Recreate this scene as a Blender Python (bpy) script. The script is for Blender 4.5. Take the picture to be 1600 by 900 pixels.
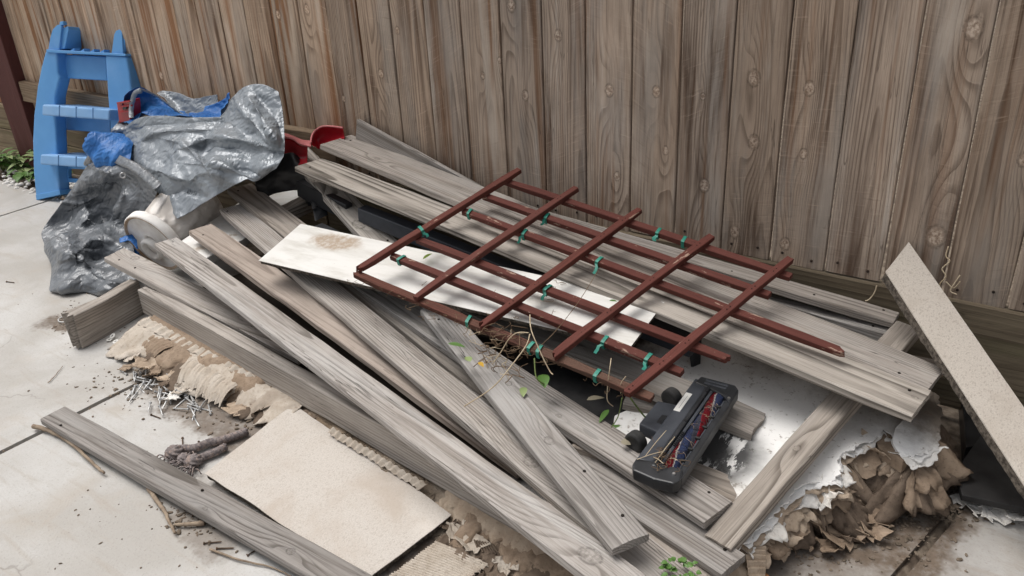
import bpy, bmesh, math, random
import numpy as np
from mathutils import Vector, Matrix, noise as mnoise
for o in list(bpy.data.objects): bpy.data.objects.remove(o)
C = bpy.context.scene.collection
scene = bpy.context.scene
# ---------------------------------------------------------------- camera
H = 1.27
FPX = 1308.6
_p, _r, _y = math.radians(26.31), math.radians(3.0485), math.radians(-36.2737)
_F = np.array([math.sin(_y)*math.cos(_p), math.cos(_y)*math.cos(_p), -math.sin(_p)])
_R = np.array([math.cos(_y), -math.sin(_y), 0.0]); _D = np.cross(_F, _R)
RIGHT = math.cos(_r)*_R + math.sin(_r)*_D; DOWN = -math.sin(_r)*_R + math.cos(_r)*_D; FWD = _F
cam_d = bpy.data.cameras.new('camera'); cam = bpy.data.objects.new('camera', cam_d); C.objects.link(cam)
cam_d.sensor_width = 36; cam_d.lens = FPX/1600*36; cam_d.clip_start = 0.02; cam_d.clip_end = 500
cam.matrix_world = Matrix(((RIGHT[0], -DOWN[0], -FWD[0], 0), (RIGHT[1], -DOWN[1], -FWD[1], 0),
                           (RIGHT[2], -DOWN[2], -FWD[2], H), (0, 0, 0, 1)))
scene.camera = cam
# ---------------------------------------------------------------- sky, sun, exposure (overcast)
SUN_EL, SUN_AZ = math.radians(68), math.radians(264)      # azimuth measured from +Y towards +X
world = bpy.data.worlds.new('World'); scene.world = world; world.use_nodes = True
nt = world.node_tree; bg = nt.nodes['Background']
sky = nt.nodes.new('ShaderNodeTexSky'); sky.sky_type = 'NISHITA'; sky.sun_disc = False
sky.sun_elevation = SUN_EL; sky.sun_rotation = SUN_AZ; sky.dust_density = 6; sky.air_density = 1.0
hs = nt.nodes.new('ShaderNodeHueSaturation'); hs.inputs['Saturation'].default_value = 0.22
nt.links.new(sky.outputs[0], hs.inputs['Color']); nt.links.new(hs.outputs[0], bg.inputs['Color'])
bg.inputs['Strength'].default_value = 0.14
sd = bpy.data.lights.new('sun', 'SUN'); sd.energy = 1.5; sd.angle = math.radians(42); sd.color = (1, 0.965, 0.92)
sun = bpy.data.objects.new('sun', sd); C.objects.link(sun)
sdir = Vector((math.sin(SUN_AZ)*math.cos(SUN_EL), math.cos(SUN_AZ)*math.cos(SUN_EL), math.sin(SUN_EL)))
sun.rotation_euler = sdir.to_track_quat('Z', 'Y').to_euler(); sun.location = (0, 0, 6)
vs = scene.view_settings; vs.view_transform = 'Standard'; vs.look = 'None'; vs.gamma = 1; vs.exposure = 0.10
scene.render.engine = 'CYCLES'
try: scene.cycles.use_denoising = True
except Exception: pass

# ---------------------------------------------------------------- survey: photograph pixel -> place in the yard
def ray(x, y): return RIGHT*(x-800) + DOWN*(y-450) + FWD*FPX
def W(x, y, z=0.0):                       # the point at height z
    r = ray(x, y); q = r*((z-H)/r[2]); return np.array([q[0], q[1], z])
def OF(x, y, Y=2.04):                     # the point at distance Y (fence front = 2.04)
    r = ray(x, y); q = r*(Y/r[1]); return np.array([q[0], q[1], q[2]+H])
def OP(x, y, o, n):                       # the point on a plane
    r = ray(x, y); c = np.array([0, 0, H]); return c + r*(((np.array(o)-c)@n)/(r@n))

# ---------------------------------------------------------------- node helpers
class NT:
    def __init__(s, name):
        s.m = bpy.data.materials.new(name); s.m.use_nodes = True; s.t = s.m.node_tree
        s.b = s.t.nodes['Principled BSDF']; s.out = s.t.nodes['Material Output']
    def n(s, typ, **k):
        q = s.t.nodes.new(typ)
        for a, v in k.items(): setattr(q, a, v)
        return q
    def put(s, sock, v):
        if isinstance(v, bpy.types.NodeSocket): s.t.links.new(v, sock)
        elif isinstance(v, (tuple, list)) and len(v) == 3 and sock.type == 'RGBA': sock.default_value = (*v, 1)
        else: sock.default_value = v
    def M(s, op, a, b=None, c=None):
        q = s.n('ShaderNodeMath', operation=op)
        for i, v in enumerate((a, b, c)):
            if v is not None: s.put(q.inputs[i], v)
        return q.outputs[0]
    def V(s, op, a, b=None, sc=None):
        q = s.n('ShaderNodeVectorMath', operation=op); s.put(q.inputs[0], a)
        if b is not None: s.put(q.inputs[1], b)
        if sc is not None: s.put(q.inputs['Scale'], sc)
        return q.outputs['Value'] if op in ('LENGTH', 'DOT_PRODUCT', 'DISTANCE') else q.outputs['Vector']
    def noise(s, v, scale=5, det=4, rough=0.55, dist=0.0, col=False):
        q = s.n('ShaderNodeTexNoise'); s.put(q.inputs['Vector'], v); q.inputs['Scale'].default_value = scale
        q.inputs['Detail'].default_value = det; q.inputs['Roughness'].default_value = rough; q.inputs['Distortion'].default_value = dist
        return q.outputs['Color'] if col else q.outputs['Fac']
    def voro(s, v, scale=5, feature='F1', rnd=1.0, out='Distance'):
        q = s.n('ShaderNodeTexVoronoi', feature=feature); s.put(q.inputs['Vector'], v)
        q.inputs['Scale'].default_value = scale; q.inputs['Randomness'].default_value = rnd
        return q.outputs[out]
    def ramp(s, f, lo, hi, a=0.0, b=1.0):
        q = s.n('ShaderNodeMapRange', interpolation_type='SMOOTHSTEP'); s.put(q.inputs[0], f)
        for i, v in enumerate((lo, hi, a, b)): s.put(q.inputs[i+1], v)
        return q.outputs[0]
    def mix(s, f, a, b, mode='MIX'):
        q = s.n('ShaderNodeMix', data_type='RGBA', blend_type=mode); s.put(q.inputs[0], f); s.put(q.inputs[6], a); s.put(q.inputs[7], b)
        return q.outputs[2]
    def sep(s, v):
        q = s.n('ShaderNodeSeparateXYZ'); s.put(q.inputs[0], v); return q.outputs
    def comb(s, x, y, z):
        q = s.n('ShaderNodeCombineXYZ')
        for i, v in enumerate((x, y, z)): s.put(q.inputs[i], v)
        return q.outputs[0]
    def coord(s, k='Object'): return s.n('ShaderNodeTexCoord').outputs[k]
    def pos(s): return s.n('ShaderNodeNewGeometry').outputs['Position']
    def rnd(s): return s.n('ShaderNodeObjectInfo').outputs['Random']
    def oattr(s, name, o='Vector'):
        q = s.n('ShaderNodeAttribute', attribute_type='OBJECT', attribute_name=name); return q.outputs[o]
    def done(s, col, rough=0.8, bump=None, bstr=0.5, bdist=0.002, spec=0.3, metal=0.0):
        s.put(s.b.inputs['Base Color'], col); s.put(s.b.inputs['Roughness'], rough)
        s.b.inputs['Specular IOR Level'].default_value = spec; s.b.inputs['Metallic'].default_value = metal
        if bump is not None:
            q = s.n('ShaderNodeBump'); q.inputs['Strength'].default_value = bstr; q.inputs['Distance'].default_value = bdist
            s.put(q.inputs['Height'], bump); s.t.links.new(q.outputs[0], s.b.inputs['Normal'])
        return s.m

def wood(name, light, dark, ring=0.007, ringamt=0.6, fine=0.5, streak=None, streakamt=0.0, saw=0.0, patch=None, patchamt=0.4,
         rough=0.85, bstr=0.6, crack=0.6, drift=0.012, line=None, knotc=None, knotl=None, mottle=0.3, sharp=0.55, weather=None, wamt=0.0, bleach=None, bamt=0.0, knotamt=0.6, chip=None):
    """sawn board: local X along the grain, Y across the face, Z through it; rings of a log, knots from the board's own k1..k3, wear"""
    t = NT(name); line = line or tuple(c*0.55 for c in dark); knotc = knotc or dark; knotl = knotl or light
    p = t.coord(); r = t.rnd(); tone = t.sep(t.oattr('tone'))
    off = t.comb(t.M('MULTIPLY', r, 37.0), t.M('MULTIPLY', r, 11.0), t.M('MULTIPLY', r, 5.0))
    q = t.V('ADD', p, off)
    wob = t.noise(t.V('MULTIPLY', q, (0.8, 6, 6)), 1.0, 3, 0.5, col=True)
    wob = t.V('SCALE', t.V('SUBTRACT', wob, (0.5, 0.5, 0.5)), sc=0.007)
    px, py, pz = t.sep(t.V('ADD', p, wob))
    x0, y0, z0 = t.sep(p)
    # knots
    kn_def = None; kn_body = None; kn_ring = None
    for k in ('k1', 'k2', 'k3'):
        kx, ky, kr = t.sep(t.oattr(k))
        kr_ = t.M('MAXIMUM', kr, 0.0001)
        dx = t.M('DIVIDE', t.M('SUBTRACT', t.M('ADD', x0, t.M('MULTIPLY', t.sep(wob)[0], 0.25)), kx), t.M('MULTIPLY', kr_, 1.35)); dy = t.M('DIVIDE', t.M('SUBTRACT', t.M('ADD', y0, t.M('MULTIPLY', t.sep(wob)[1], 0.25)), ky), kr_)
        d2 = t.M('ADD', t.M('MULTIPLY', dx, dx), t.M('MULTIPLY', dy, dy))
        dd2 = t.M('ADD', t.M('MULTIPLY', t.M('MULTIPLY', dx, dx), 0.10), t.M('MULTIPLY', dy, dy))
        g = t.M('MULTIPLY', t.M('EXPONENT', t.M('MULTIPLY', dd2, -0.22)), t.M('MULTIPLY', kr, 1.7))
        d = t.M('SQRT', d2)
        body = t.M('MULTIPLY', t.ramp(t.M('ADD', d, t.M('MULTIPLY', t.sep(wob)[2], 40.0)), 1.15, 0.55), t.ramp(kr, 0.0, 0.002))
        rim = t.M('MULTIPLY', t.M('MULTIPLY', t.ramp(d, 0.62, 1.0), t.ramp(d, 1.3, 1.0)), t.M('MULTIPLY', t.ramp(kr, 0.0, 0.002), 0.8))
        kn_def = g if kn_def is None else t.M('ADD', kn_def, g)
        kn_body = body if kn_body is None else t.M('MAXIMUM', kn_body, body)
        kn_ring = rim if kn_ring is None else t.M('MAXIMUM', kn_ring, rim)
    # rings
    yc = t.M('MULTIPLY', t.M('SUBTRACT', t.M('FRACT', t.M('MULTIPLY', r, 7.31)), 0.5), 0.09)
    zc = t.M('SUBTRACT', -0.022, t.M('MULTIPLY', t.M('FRACT', t.M('MULTIPLY', r, 23.7)), 0.075))
    a = t.M('SUBTRACT', py, t.M('ADD', yc, t.M('MULTIPLY', px, 0.012))); b = t.M('SUBTRACT', pz, zc)
    rad = t.M('SQRT', t.M('ADD', t.M('MULTIPLY', a, a), t.M('MULTIPLY', b, b)))
    rad = t.M('ADD', t.M('ADD', rad, t.M('MULTIPLY', px, drift)), kn_def)
    f = t.M('FRACT', t.M('DIVIDE', rad, ring))
    late = t.M('MULTIPLY', t.ramp(f, sharp-0.2, 0.90), t.ramp(f, 1.0, 0.93))
    fn = t.noise(t.V('MULTIPLY', q, (7, 330, 330)), 1.0, 4, 0.65)
    fn2 = t.noise(t.V('MULTIPLY', q, (3, 90, 90)), 1.0, 3, 0.6)
    ringvar = t.ramp(t.noise(t.V('MULTIPLY', q, (2, 18, 18)), 1.0, 2), 0.3, 0.62, 0.15, 1.0)
    late = t.M('MULTIPLY', late, ringvar)
    col = t.mix(t.M('MULTIPLY', late, ringamt), light, dark)
    col = t.mix(t.M('MULTIPLY', t.ramp(fn, 0.45, 0.75), fine), col, dark)
    col = t.mix(t.M('MULTIPLY', t.ramp(fn2, 0.5, 0.3), fine*0.5), col, tuple(min(1, c*1.25) for c in light))
    if patch:
        pm = t.noise(t.V('MULTIPLY', q, (1.6, 10, 10)), 1.0, 4, 0.6)
        col = t.mix(t.M('MULTIPLY', t.ramp(pm, 0.45, 0.7), patchamt), col, patch)
    if weather:
        wm = t.noise(t.V('MULTIPLY', t.V('ADD', q, (1.3, 5.7, 0.9)), (1.1, 26, 26)), 1.0, 5, 0.62, 0.5)
        wl = t.noise(t.V('MULTIPLY', t.V('ADD', q, (7.3, 2.7, 0.9)), (1.5, 7, 7)), 1.0, 3, 0.5)
        col = t.mix(t.M('MULTIPLY', t.M('MULTIPLY', t.ramp(wm, 0.47, 0.66), t.ramp(wl, 0.35, 0.6)), wamt), col, weather)
    if bleach:
        bm_ = t.noise(t.V('MULTIPLY', t.V('ADD', q, (4.3, 8.7, 3.9)), (1.4, 17, 17)), 1.0, 5, 0.65, 0.4)
        col = t.mix(t.M('MULTIPLY', t.ramp(bm_, 0.52, 0.70), bamt), col, bleach)
    if streak:
        sm = t.noise(t.V('MULTIPLY', t.V('ADD', q, (3.3, 1.7, 0.2)), (0.9, 22, 22)), 1.0, 3, 0.55, 0.3)
        sm = t.M('MULTIPLY', t.ramp(sm, 0.5, 0.68), t.M('ADD', streakamt, tone[2]))
        col = t.mix(t.M('MINIMUM', sm, 0.9), col, streak)
    mo = t.noise(t.V('MULTIPLY', q, (6, 14, 14)), 1.0, 5, 0.65)
    col = t.mix(1.0, col, t.mix(mo, (1-mottle,)*3, (1+mottle*0.5,)*3), 'MULTIPLY')
    # checks (dark hairline splits along the grain)
    cn = t.noise(t.V('MULTIPLY', t.V('ADD', q, (9.1, 0, 4)), (2.6, 75, 75)), 1.0, 2, 0.5, 0.4)
    ck = t.ramp(t.M('ABSOLUTE', t.M('SUBTRACT', cn, 0.5)), 0.012, 0.0)
    ck = t.M('MULTIPLY', ck, t.ramp(t.noise(t.V('MULTIPLY', q, (3, 12, 12)), 1.0, 2), 0.52, 0.66))
    col = t.mix(t.M('MULTIPLY', ck, crack), col, line)
    if chip:
        cm = t.noise(t.V('MULTIPLY', t.V('ADD', q, (2.2, 6.1, 1.1)), (14, 60, 60)), 1.0, 5, 0.7)
        cl_ = t.noise(t.V('MULTIPLY', q, (5, 5, 5)), 1.0, 2, 0.5)
        col = t.mix(t.M('MULTIPLY', t.ramp(t.M('ADD', cm, t.M('MULTIPLY', cl_, 0.35)), 0.80, 0.84), 0.8), col, chip)
    # saw kerf marks across the board
    h_saw = None
    if saw > 0:
        sy = t.M('ADD', t.M('MULTIPLY', y0, t.M('MULTIPLY', t.M('SUBTRACT', t.M('FRACT', t.M('MULTIPLY', r, 91.7)), 0.5), 1.2)), x0)
        sv = t.comb(t.M('ADD', sy, t.M('MULTIPLY', r, 9.0)), t.M('MULTIPLY', y0, 0.06), 0.0)
        sn = t.noise(t.V('MULTIPLY', sv, (170, 170, 1)), 1.0, 3, 0.7)
        on = t.ramp(t.noise(t.V('MULTIPLY', q, (2.5, 5, 5)), 1.0, 2), 0.42, 0.6)
        h_saw = t.M('MULTIPLY', t.M('MULTIPLY', sn, on), saw)
        col = t.mix(t.M('MULTIPLY', t.M('MULTIPLY', t.ramp(sn, 0.55, 0.8), on), saw*0.5), col, tuple(min(1, c*1.5) for c in light))
        col = t.mix(t.M('MULTIPLY', t.M('MULTIPLY', t.ramp(sn, 0.42, 0.25), on), saw*0.5), col, dark)
    # knots drawn last
    kf = t.noise(t.V('MULTIPLY', p, (120, 120, 120)), 1.0, 3, 0.6)
    col = t.mix(t.M('MULTIPLY', kn_body, knotamt), col, t.mix(t.ramp(kf, 0.35, 0.65), knotc, knotl))
    col = t.mix(t.M('MULTIPLY', t.M('MULTIPLY', kn_ring, t.ramp(kf, 0.35, 0.6)), 0.75), col, line)
    col = t.mix(1.0, col, t.comb(t.M('ADD', tone[0], t.M('MULTIPLY', tone[1], 0.10)), tone[0], t.M('SUBTRACT', tone[0], t.M('MULTIPLY', tone[1], 0.12))), 'MULTIPLY')
    h = t.M('ADD', t.M('MULTIPLY', late, 0.55), t.M('MULTIPLY', fn, 0.6))
    h = t.M('SUBTRACT', h, t.M('MULTIPLY', ck, 0.9)); h = t.M('SUBTRACT', h, t.M('MULTIPLY', kn_ring, 0.2))
    h = t.M('ADD', h, t.M('MULTIPLY', fn2, 0.35))
    if h_saw is not None: h = t.M('ADD', h, h_saw)
    return t.done(col, rough, h, bstr, 0.0018, 0.25)

def plain(name, c1, c2, scale=8, rough=0.6, spec=0.4, bump=0.0, bscale=60, metal=0.0, c3=None, c3scale=3, c3lo=0.55, c3hi=0.7, c3amt=0.8, stretch=(1, 1, 1)):
    t = NT(name); p = t.V('ADD', t.coord(), t.comb(t.M('MULTIPLY', t.rnd(), 31.0), 0.0, 0.0)); p = t.V('MULTIPLY', p, stretch)
    n1 = t.noise(p, scale, 5, 0.6); col = t.mix(t.ramp(n1, 0.32, 0.68), c1, c2)
    if c3: col = t.mix(t.M('MULTIPLY', t.ramp(t.noise(p, c3scale, 6, 0.65), c3lo, c3hi), c3amt), col, c3)
    r = t.M('ADD', rough-0.08, t.M('MULTIPLY', n1, 0.16))
    return t.done(col, r, t.noise(p, bscale, 4, 0.6) if bump else None, bump, 0.002, spec, metal)
# ---------------------------------------------------------------- geometry helpers
rng = random.Random(7)
def link(name, me, mat=None, parent=None):
    o = bpy.data.objects.new(name, me); C.objects.link(o)
    if mat is not None and me is not None and len(me.materials) == 0: me.materials.append(mat)
    if parent is not None: o.parent = parent
    return o
def tag(o, label=None, cat=None, group=None, kind=None):
    if label: o['label'] = label
    if cat: o['category'] = cat
    if group: o['group'] = group
    if kind: o['kind'] = kind
    return o
def empty(name, loc, label, cat, group=None):
    o = bpy.data.objects.new(name, None); C.objects.link(o); o.location = Vector(loc); o.empty_display_size = 0.05
    bpy.context.view_layer.update()
    return tag(o, label, cat, group)
def mesh(verts, faces, smooth=False):
    me = bpy.data.meshes.new('m'); me.from_pydata([tuple(v) for v in verts], [], faces); me.update()
    if smooth:
        for p in me.polygons: p.use_smooth = True
    return me
WM = {}
def place(o, M, parent=None):
    WM[o] = M.copy()
    if parent is not None:
        o.parent = parent; o.matrix_parent_inverse = Matrix.Identity(4)
        pm = WM[parent] if parent in WM else Matrix.Translation(Vector(parent.location))
        o.matrix_basis = pm.inverted() @ M
    else: o.matrix_world = M
    return o
def frame(o, x, y, z):
    x, y, z = (np.array(v, float) for v in (x, y, z))
    return Matrix(((x[0], y[0], z[0], o[0]), (x[1], y[1], z[1], o[1]), (x[2], y[2], z[2], o[2]), (0, 0, 0, 1)))
def unit(v): v = np.array(v, float); return v/np.linalg.norm(v)
def wname(name, verts, faces, mat, parent=None, smooth=False, origin=None):
    """mesh given in yard coordinates, its origin moved to its own base"""
    v = np.array(verts, float)
    if origin is None: origin = np.array([*((v.min(0)+v.max(0))/2)[:2], v[:, 2].min()])
    me = mesh(v-origin, faces, smooth); o = link(name, me, mat)
    return place(o, Matrix.Translation(Vector(origin)), parent)

def board_mesh(L, w, th, seed, seg=14, jag0=0.0, jag1=0.0, wear=0.0016, ch=0.0024, bow=0.004, skew0=0.0, skew1=0.0, na=7):
    """a sawn board with eased edges, slight bow, worn arrises and square, skewed or splintered ends"""
    r = random.Random(seed)
    half = w/2; t = th; pts = []
    ys = [-half+ch + (w-2*ch)*i/(na-1) for i in range(na)]
    ring = [(y, 0.0) for y in ys] + [(half, -ch), (half, -t+ch)] + [(y, -t) for y in reversed(ys)] + [(-half, -t+ch), (-half, -ch)]
    n = len(ring); verts = []; faces = []
    j0 = {}; j1 = {}
    for k, (y, z) in enumerate(ring):
        key = round(y/w*9)
        j0.setdefault(key, r.random()); j1.setdefault(key, r.random())
    ph = r.random()*6; amp = bow*r.uniform(-1, 1)
    xs = [i/seg for i in range(seg+1)]
    for i, s in enumerate(xs):
        for k, (y, z) in enumerate(ring):
            x = -L/2 + L*s; key = round(y/w*9)
            if i == 0: x += jag0*j0[key]*(1 if z > -t/2 else r.uniform(0.5, 1.2)) + skew0*y/w + r.uniform(-1, 1)*0.0008
            if i == seg: x -= jag1*j1[key]*(1 if z > -t/2 else r.uniform(0.5, 1.2)) + skew1*y/w + r.uniform(-1, 1)*0.0008
            nz = mnoise.noise(Vector((x*9+seed, y*30, z*30)))*wear; ny = mnoise.noise(Vector((x*7+seed, y*30+9, z*30)))*wear
            edge = 1.6 if abs(y) > half-ch*1.5 else 1.0
            e = 0.0
            if i in (0, seg): e = 0.0012
            verts.append((x, y*(1-e*2/w)+ny*edge, z + (t/2+z)*(-e*2/t) + nz*edge + amp*math.sin(s*math.pi)+0.3*amp*math.sin(s*7+ph)))
    for i in range(seg):
        for k in range(n):
            a = i*n+k; b = i*n+(k+1) % n
            faces.append((a, a+n, b+n, b))
    for base, rev in ((0, False), (seg*n, True)):
        # end grain: quads between top and bottom rows
        top = [base+i for i in range(na)]; bot = [base+na+2+(na-1-i) for i in range(na)]
        q = []
        for i in range(na-1): q.append((top[i], top[i+1], bot[i+1], bot[i]))
        q.append((base+na-1, base+na, base+na+1, base+na+2)); q.append((base+2*na+1, base+2*na+2, base+2*na+3, base))
        faces += [tuple(reversed(f)) for f in q] if rev else q
    me = mesh(verts, faces)
    bm = bmesh.new(); bm.from_mesh(me); bmesh.ops.recalc_face_normals(bm, faces=bm.faces); bm.to_mesh(me); bm.free()
    return me

def setwood(o, tone=1.0, warm=0.0, streak=0.0, knots=()):
    o['tone'] = [tone, warm, streak]
    for i in range(3):
        o['k%d' % (i+1)] = [float(v) for v in knots[i]] if i < len(knots) else [0.0, 0.0, 0.0]
    return o

BOARDS = {}
HOLE = None
def plank(name, A, B, Cc, th, mat, label=None, cat='plank', group=None, parent=None, tone=1.0, warm=0.0, knots=(), seed=None, width=None, ext=(0, 0), roll=0.0, pk=(), **kw):
    """a board whose top-face edge runs A->B (pixel, pixel, height) and whose far edge passes pixel Cc; square section, real size"""
    a, b = W(*A), W(*B); u = unit(b-a); n = unit(np.cross(u, np.cross([0, 0, 1.0], u)))
    c = OP(Cc[0], Cc[1], a, n); wv = (c-a)-u*((c-a)@u); wd = np.linalg.norm(wv); v = wv/wd
    if width: wd = width
    if roll:
        v = v*math.cos(roll)+n*math.sin(roll)
    n2 = np.cross(u, v)
    if n2[2] < 0:      # keep local z upward: swap the running direction
        u = -u; n2 = np.cross(u, v); a, b = b, a; ext = (ext[1], ext[0])
        kw['jag0'], kw['jag1'] = kw.get('jag1', 0), kw.get('jag0', 0)
        kw['skew0'], kw['skew1'] = kw.get('skew1', 0), kw.get('skew0', 0)
    a = a-u*ext[0]; b = b+u*ext[1]
    L = np.linalg.norm(b-a); ctr = (a+b)/2+v*wd/2
    seed = seed if seed is not None else rng.randrange(1000)
    o = link(name, board_mesh(L, wd, th, seed, seg=max(6, int(L/0.09)), **kw), mat)
    M_ = frame(ctr, u, v, n2); place(o, M_, parent)
    ks = list(knots)
    for (x, y, r) in pk:                      # knots seen at a pixel of the top face
        q = OP(x, y, ctr, n2)-ctr; ks.append((q@u, q@v, r))
    setwood(o, tone, warm, 0.0, ks)
    if label: tag(o, label, cat, group)
    hr = random.Random(seed*7+1)
    if cat == 'plank' and L > 0.5:
        for e in (-1, 1):
            for k in range(hr.randint(1, 2)):
                hx = e*(L/2-hr.uniform(.03, .10)) if k == 0 else hr.uniform(-.35, .35)*L; hy = hr.choice((-1, 1))*wd*hr.uniform(.15, .32)
                h_ = link('nail_hole', HOLE); place(h_, M_ @ Matrix.Translation((hx, hy, 0.0006)), o)
    BOARDS[label or name] = (ctr, u, v, n2, L, wd)
    return o

def bar(name, a, b, w, h, mat, parent=None, up=(0, 0, 1), seed=1, **kw):
    """a stick from a to b (centre of its top face)"""
    a, b = np.array(a), np.array(b); u = unit(b-a); v = unit(np.cross(np.array(up, float), u)); n = np.cross(u, v)
    o = link(name, board_mesh(np.linalg.norm(b-a), w, h, seed, seg=kw.pop('seg', 8), na=kw.pop('na', 4), **kw), mat)
    place(o, frame((a+b)/2, u, v, n), parent); setwood(o)
    return o

def extrude_poly(name, pts, d, mat, parent=None, bev=0.004, seg=2, smooth=True):
    """outline in the yard (list of points) pushed along d"""
    pts = [np.array(q, float) for q in pts]; d = np.array(d, float); n = len(pts)
    org = sum(pts)/n
    v = [q-org for q in pts]+[q+d-org for q in pts]
    f = [tuple(range(n)), tuple(range(2*n-1, n-1, -1))]+[(i, i+n, (i+1) % n+n, (i+1) % n) for i in range(n)]
    me = mesh(v, f); bm = bmesh.new(); bm.from_mesh(me); bmesh.ops.recalc_face_normals(bm, faces=bm.faces)
    if bev: bmesh.ops.bevel(bm, geom=list(bm.edges), offset=bev, segments=seg, profile=0.6, affect='EDGES', clamp_overlap=True)
    bmesh.ops.triangulate(bm, faces=[q for q in bm.faces if len(q.verts) > 4])
    bm.to_mesh(me); bm.free()
    o = link(name, me, mat); return place(o, Matrix.Translation(Vector(org)), parent)

def tube(name, pts, rad, mat, parent=None, sides=6, closed=False, smooth=True, jit=0.0, seed=0, raw=False):
    pts = [np.array(q, float) for q in pts]; n = len(pts); r = random.Random(seed); verts = []; faces = []
    rads = rad if isinstance(rad, (list, tuple)) else [rad]*n
    prev = np.array([0.123, 0.321, 0.94])
    for i, q in enumerate(pts):
        tg = unit(pts[min(i+1, n-1)]-pts[max(i-1, 0)]); s = unit(np.cross(tg, prev)); b = np.cross(tg, s); prev = np.cross(s, tg)
        for k in range(sides):
            a = 2*math.pi*k/sides; rr = rads[i]*(1+jit*r.uniform(-1, 1)); verts.append(q+(s*math.cos(a)+b*math.sin(a))*rr)
    for i in range(n-1):
        for k in range(sides):
            a = i*sides+k; b2 = i*sides+(k+1) % sides; faces.append((a, b2, b2+sides, a+sides))
    faces += [tuple(range(sides-1, -1, -1)), tuple((n-1)*sides+k for k in range(sides))]
    if raw: return verts, faces
    return wname(name, verts, faces, mat, parent, smooth)
def smoothpath(pts, k=6):
    P = [np.array(q, float) for q in pts]; out = []
    for i in range(len(P)-1):
        p0, p1, p2, p3 = P[max(i-1, 0)], P[i], P[i+1], P[min(i+2, len(P)-1)]
        for s in range(k):
            t = s/k
            out.append(0.5*((2*p1)+(-p0+p2)*t+(2*p0-5*p1+4*p2-p3)*t*t+(-p0+3*p1-3*p2+p3)*t**3))
    out.append(P[-1]); return out

def lathe(prof, sides=40):
    """prof: list of (r, z)"""
    v = []; f = []; n = len(prof)
    for i in range(sides):
        a = 2*math.pi*i/sides
        for r, z in prof: v.append((r*math.cos(a), r*math.sin(a), z))
    for i in range(sides):
        for k in range(n-1):
            a = i*n+k; b = ((i+1) % sides)*n+k; f.append((a, b, b+1, a+1))
    return v, f

def crm(t):
    return np.array([-0.5*t+t*t-0.5*t**3, 1-2.5*t*t+1.5*t**3, 0.5*t+2*t*t-1.5*t**3, -0.5*t*t+0.5*t**3])
def patch(grid, k):
    """smooth surface through a grid of points, k steps per cell"""
    G = np.array(grid, float)
    def up(G):
        n = G.shape[0]; out = []
        for i in range(n-1):
            a, b, c, d = G[max(i-1, 0)], G[i], G[i+1], G[min(i+2, n-1)]
            for s in range(k):
                w_ = crm(s/k); out.append(w_[0]*a+w_[1]*b+w_[2]*c+w_[3]*d)
        out.append(G[-1]); return np.array(out)
    return up(up(G).transpose(1, 0, 2)).transpose(1, 0, 2)
def crumple(S, amp, scale, seed, hem=0.0):
    """push a sheet along its normals into sharp creases and facets"""
    du = np.gradient(S, axis=0); dv = np.gradient(S, axis=1); N = np.cross(du, dv); N /= (np.linalg.norm(N, axis=2, keepdims=True)+1e-9)
    out = S.copy(); r, c = S.shape[:2]
    for i in range(r):
        for j in range(c):
            q = Vector(S[i, j])*scale+Vector((seed*3.1, seed, 0))
            q = q+0.35*mnoise.noise_vector(q*0.7)
            d1, _ = mnoise.voronoi(q); d2, _ = mnoise.voronoi(q*2.7+Vector((5, 1, 2)))
            h = (d1[1]-d1[0])-0.35 + 0.40*((d2[1]-d2[0])-0.35) + 0.9*mnoise.noise(q*0.45)
            out[i, j] += N[i, j]*h*amp
    return out
def facet(S, slope, seed):
    """crumple a sheet into flat facets and sharp straight creases"""
    du = np.gradient(S, axis=0); dv = np.gradient(S, axis=1); N = np.cross(du, dv); N /= (np.linalg.norm(N, axis=2, keepdims=True)+1e-9)
    r = random.Random(seed); h = np.zeros(S.shape[:2]); nr, nc = h.shape
    wp = np.array([[tuple(mnoise.noise_vector(Vector(S[i, j])*4.0+Vector((seed, 0, 0)))) for j in range(nc)] for i in range(nr)])*.05
    P = S+wp
    for k, fr in enumerate((5, 6.5, 8, 10, 12, 15, 18, 22, 26, 31, 37)):
        d = np.array([r.gauss(0, 1), r.gauss(0, .5), r.gauss(0, 1)]); d /= np.linalg.norm(d); x = (P@d)*fr+r.random()
        tri = np.abs(x-np.floor(x)-.5)*2-.5
        if fr > 9:
            mk = np.array([[mnoise.noise(Vector(S[i, j])*(fr*.4)+Vector((k*7.7, seed, 0))) for j in range(nc)] for i in range(nr)]); tri = tri*np.clip(mk*2.2+.35, 0, 1)
        h += tri*slope/fr*.36
    return S+N*h[:, :, None]
def sheet(name, S, mat, parent=None, th=0.0012, smooth=True):
    r, c = S.shape[:2]
    f = [(i*c+j, i*c+j+1, (i+1)*c+j+1, (i+1)*c+j) for i in range(r-1) for j in range(c-1)]
    o = wname(name, S.reshape(-1, 3), f, mat, parent, smooth)
    if th:
        m = o.modifiers.new('thickness', 'SOLIDIFY'); m.thickness = th; m.offset = 0
    return o
def jagged(pts, depth, amp, seed, closed=True):
    """fractal tearing of an outline (2-D or 3-D points)"""
    r = random.Random(seed); P = [np.array(q, float) for q in pts]
    for d in range(depth):
        out = []; n = len(P)
        for i in range(n if closed else n-1):
            a, b = P[i], P[(i+1) % n]; e = b-a; l = np.linalg.norm(e); m = (a+b)/2
            nrm = np.array([-e[1], e[0]]+[0]*(len(a)-2))/(l+1e-9)
            out += [a, m+nrm*r.uniform(-1, 1)*amp*l]
        if not closed: out.append(P[-1])
        P = out
    return P
from mathutils.geometry import delaunay_2d_cdt
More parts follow.
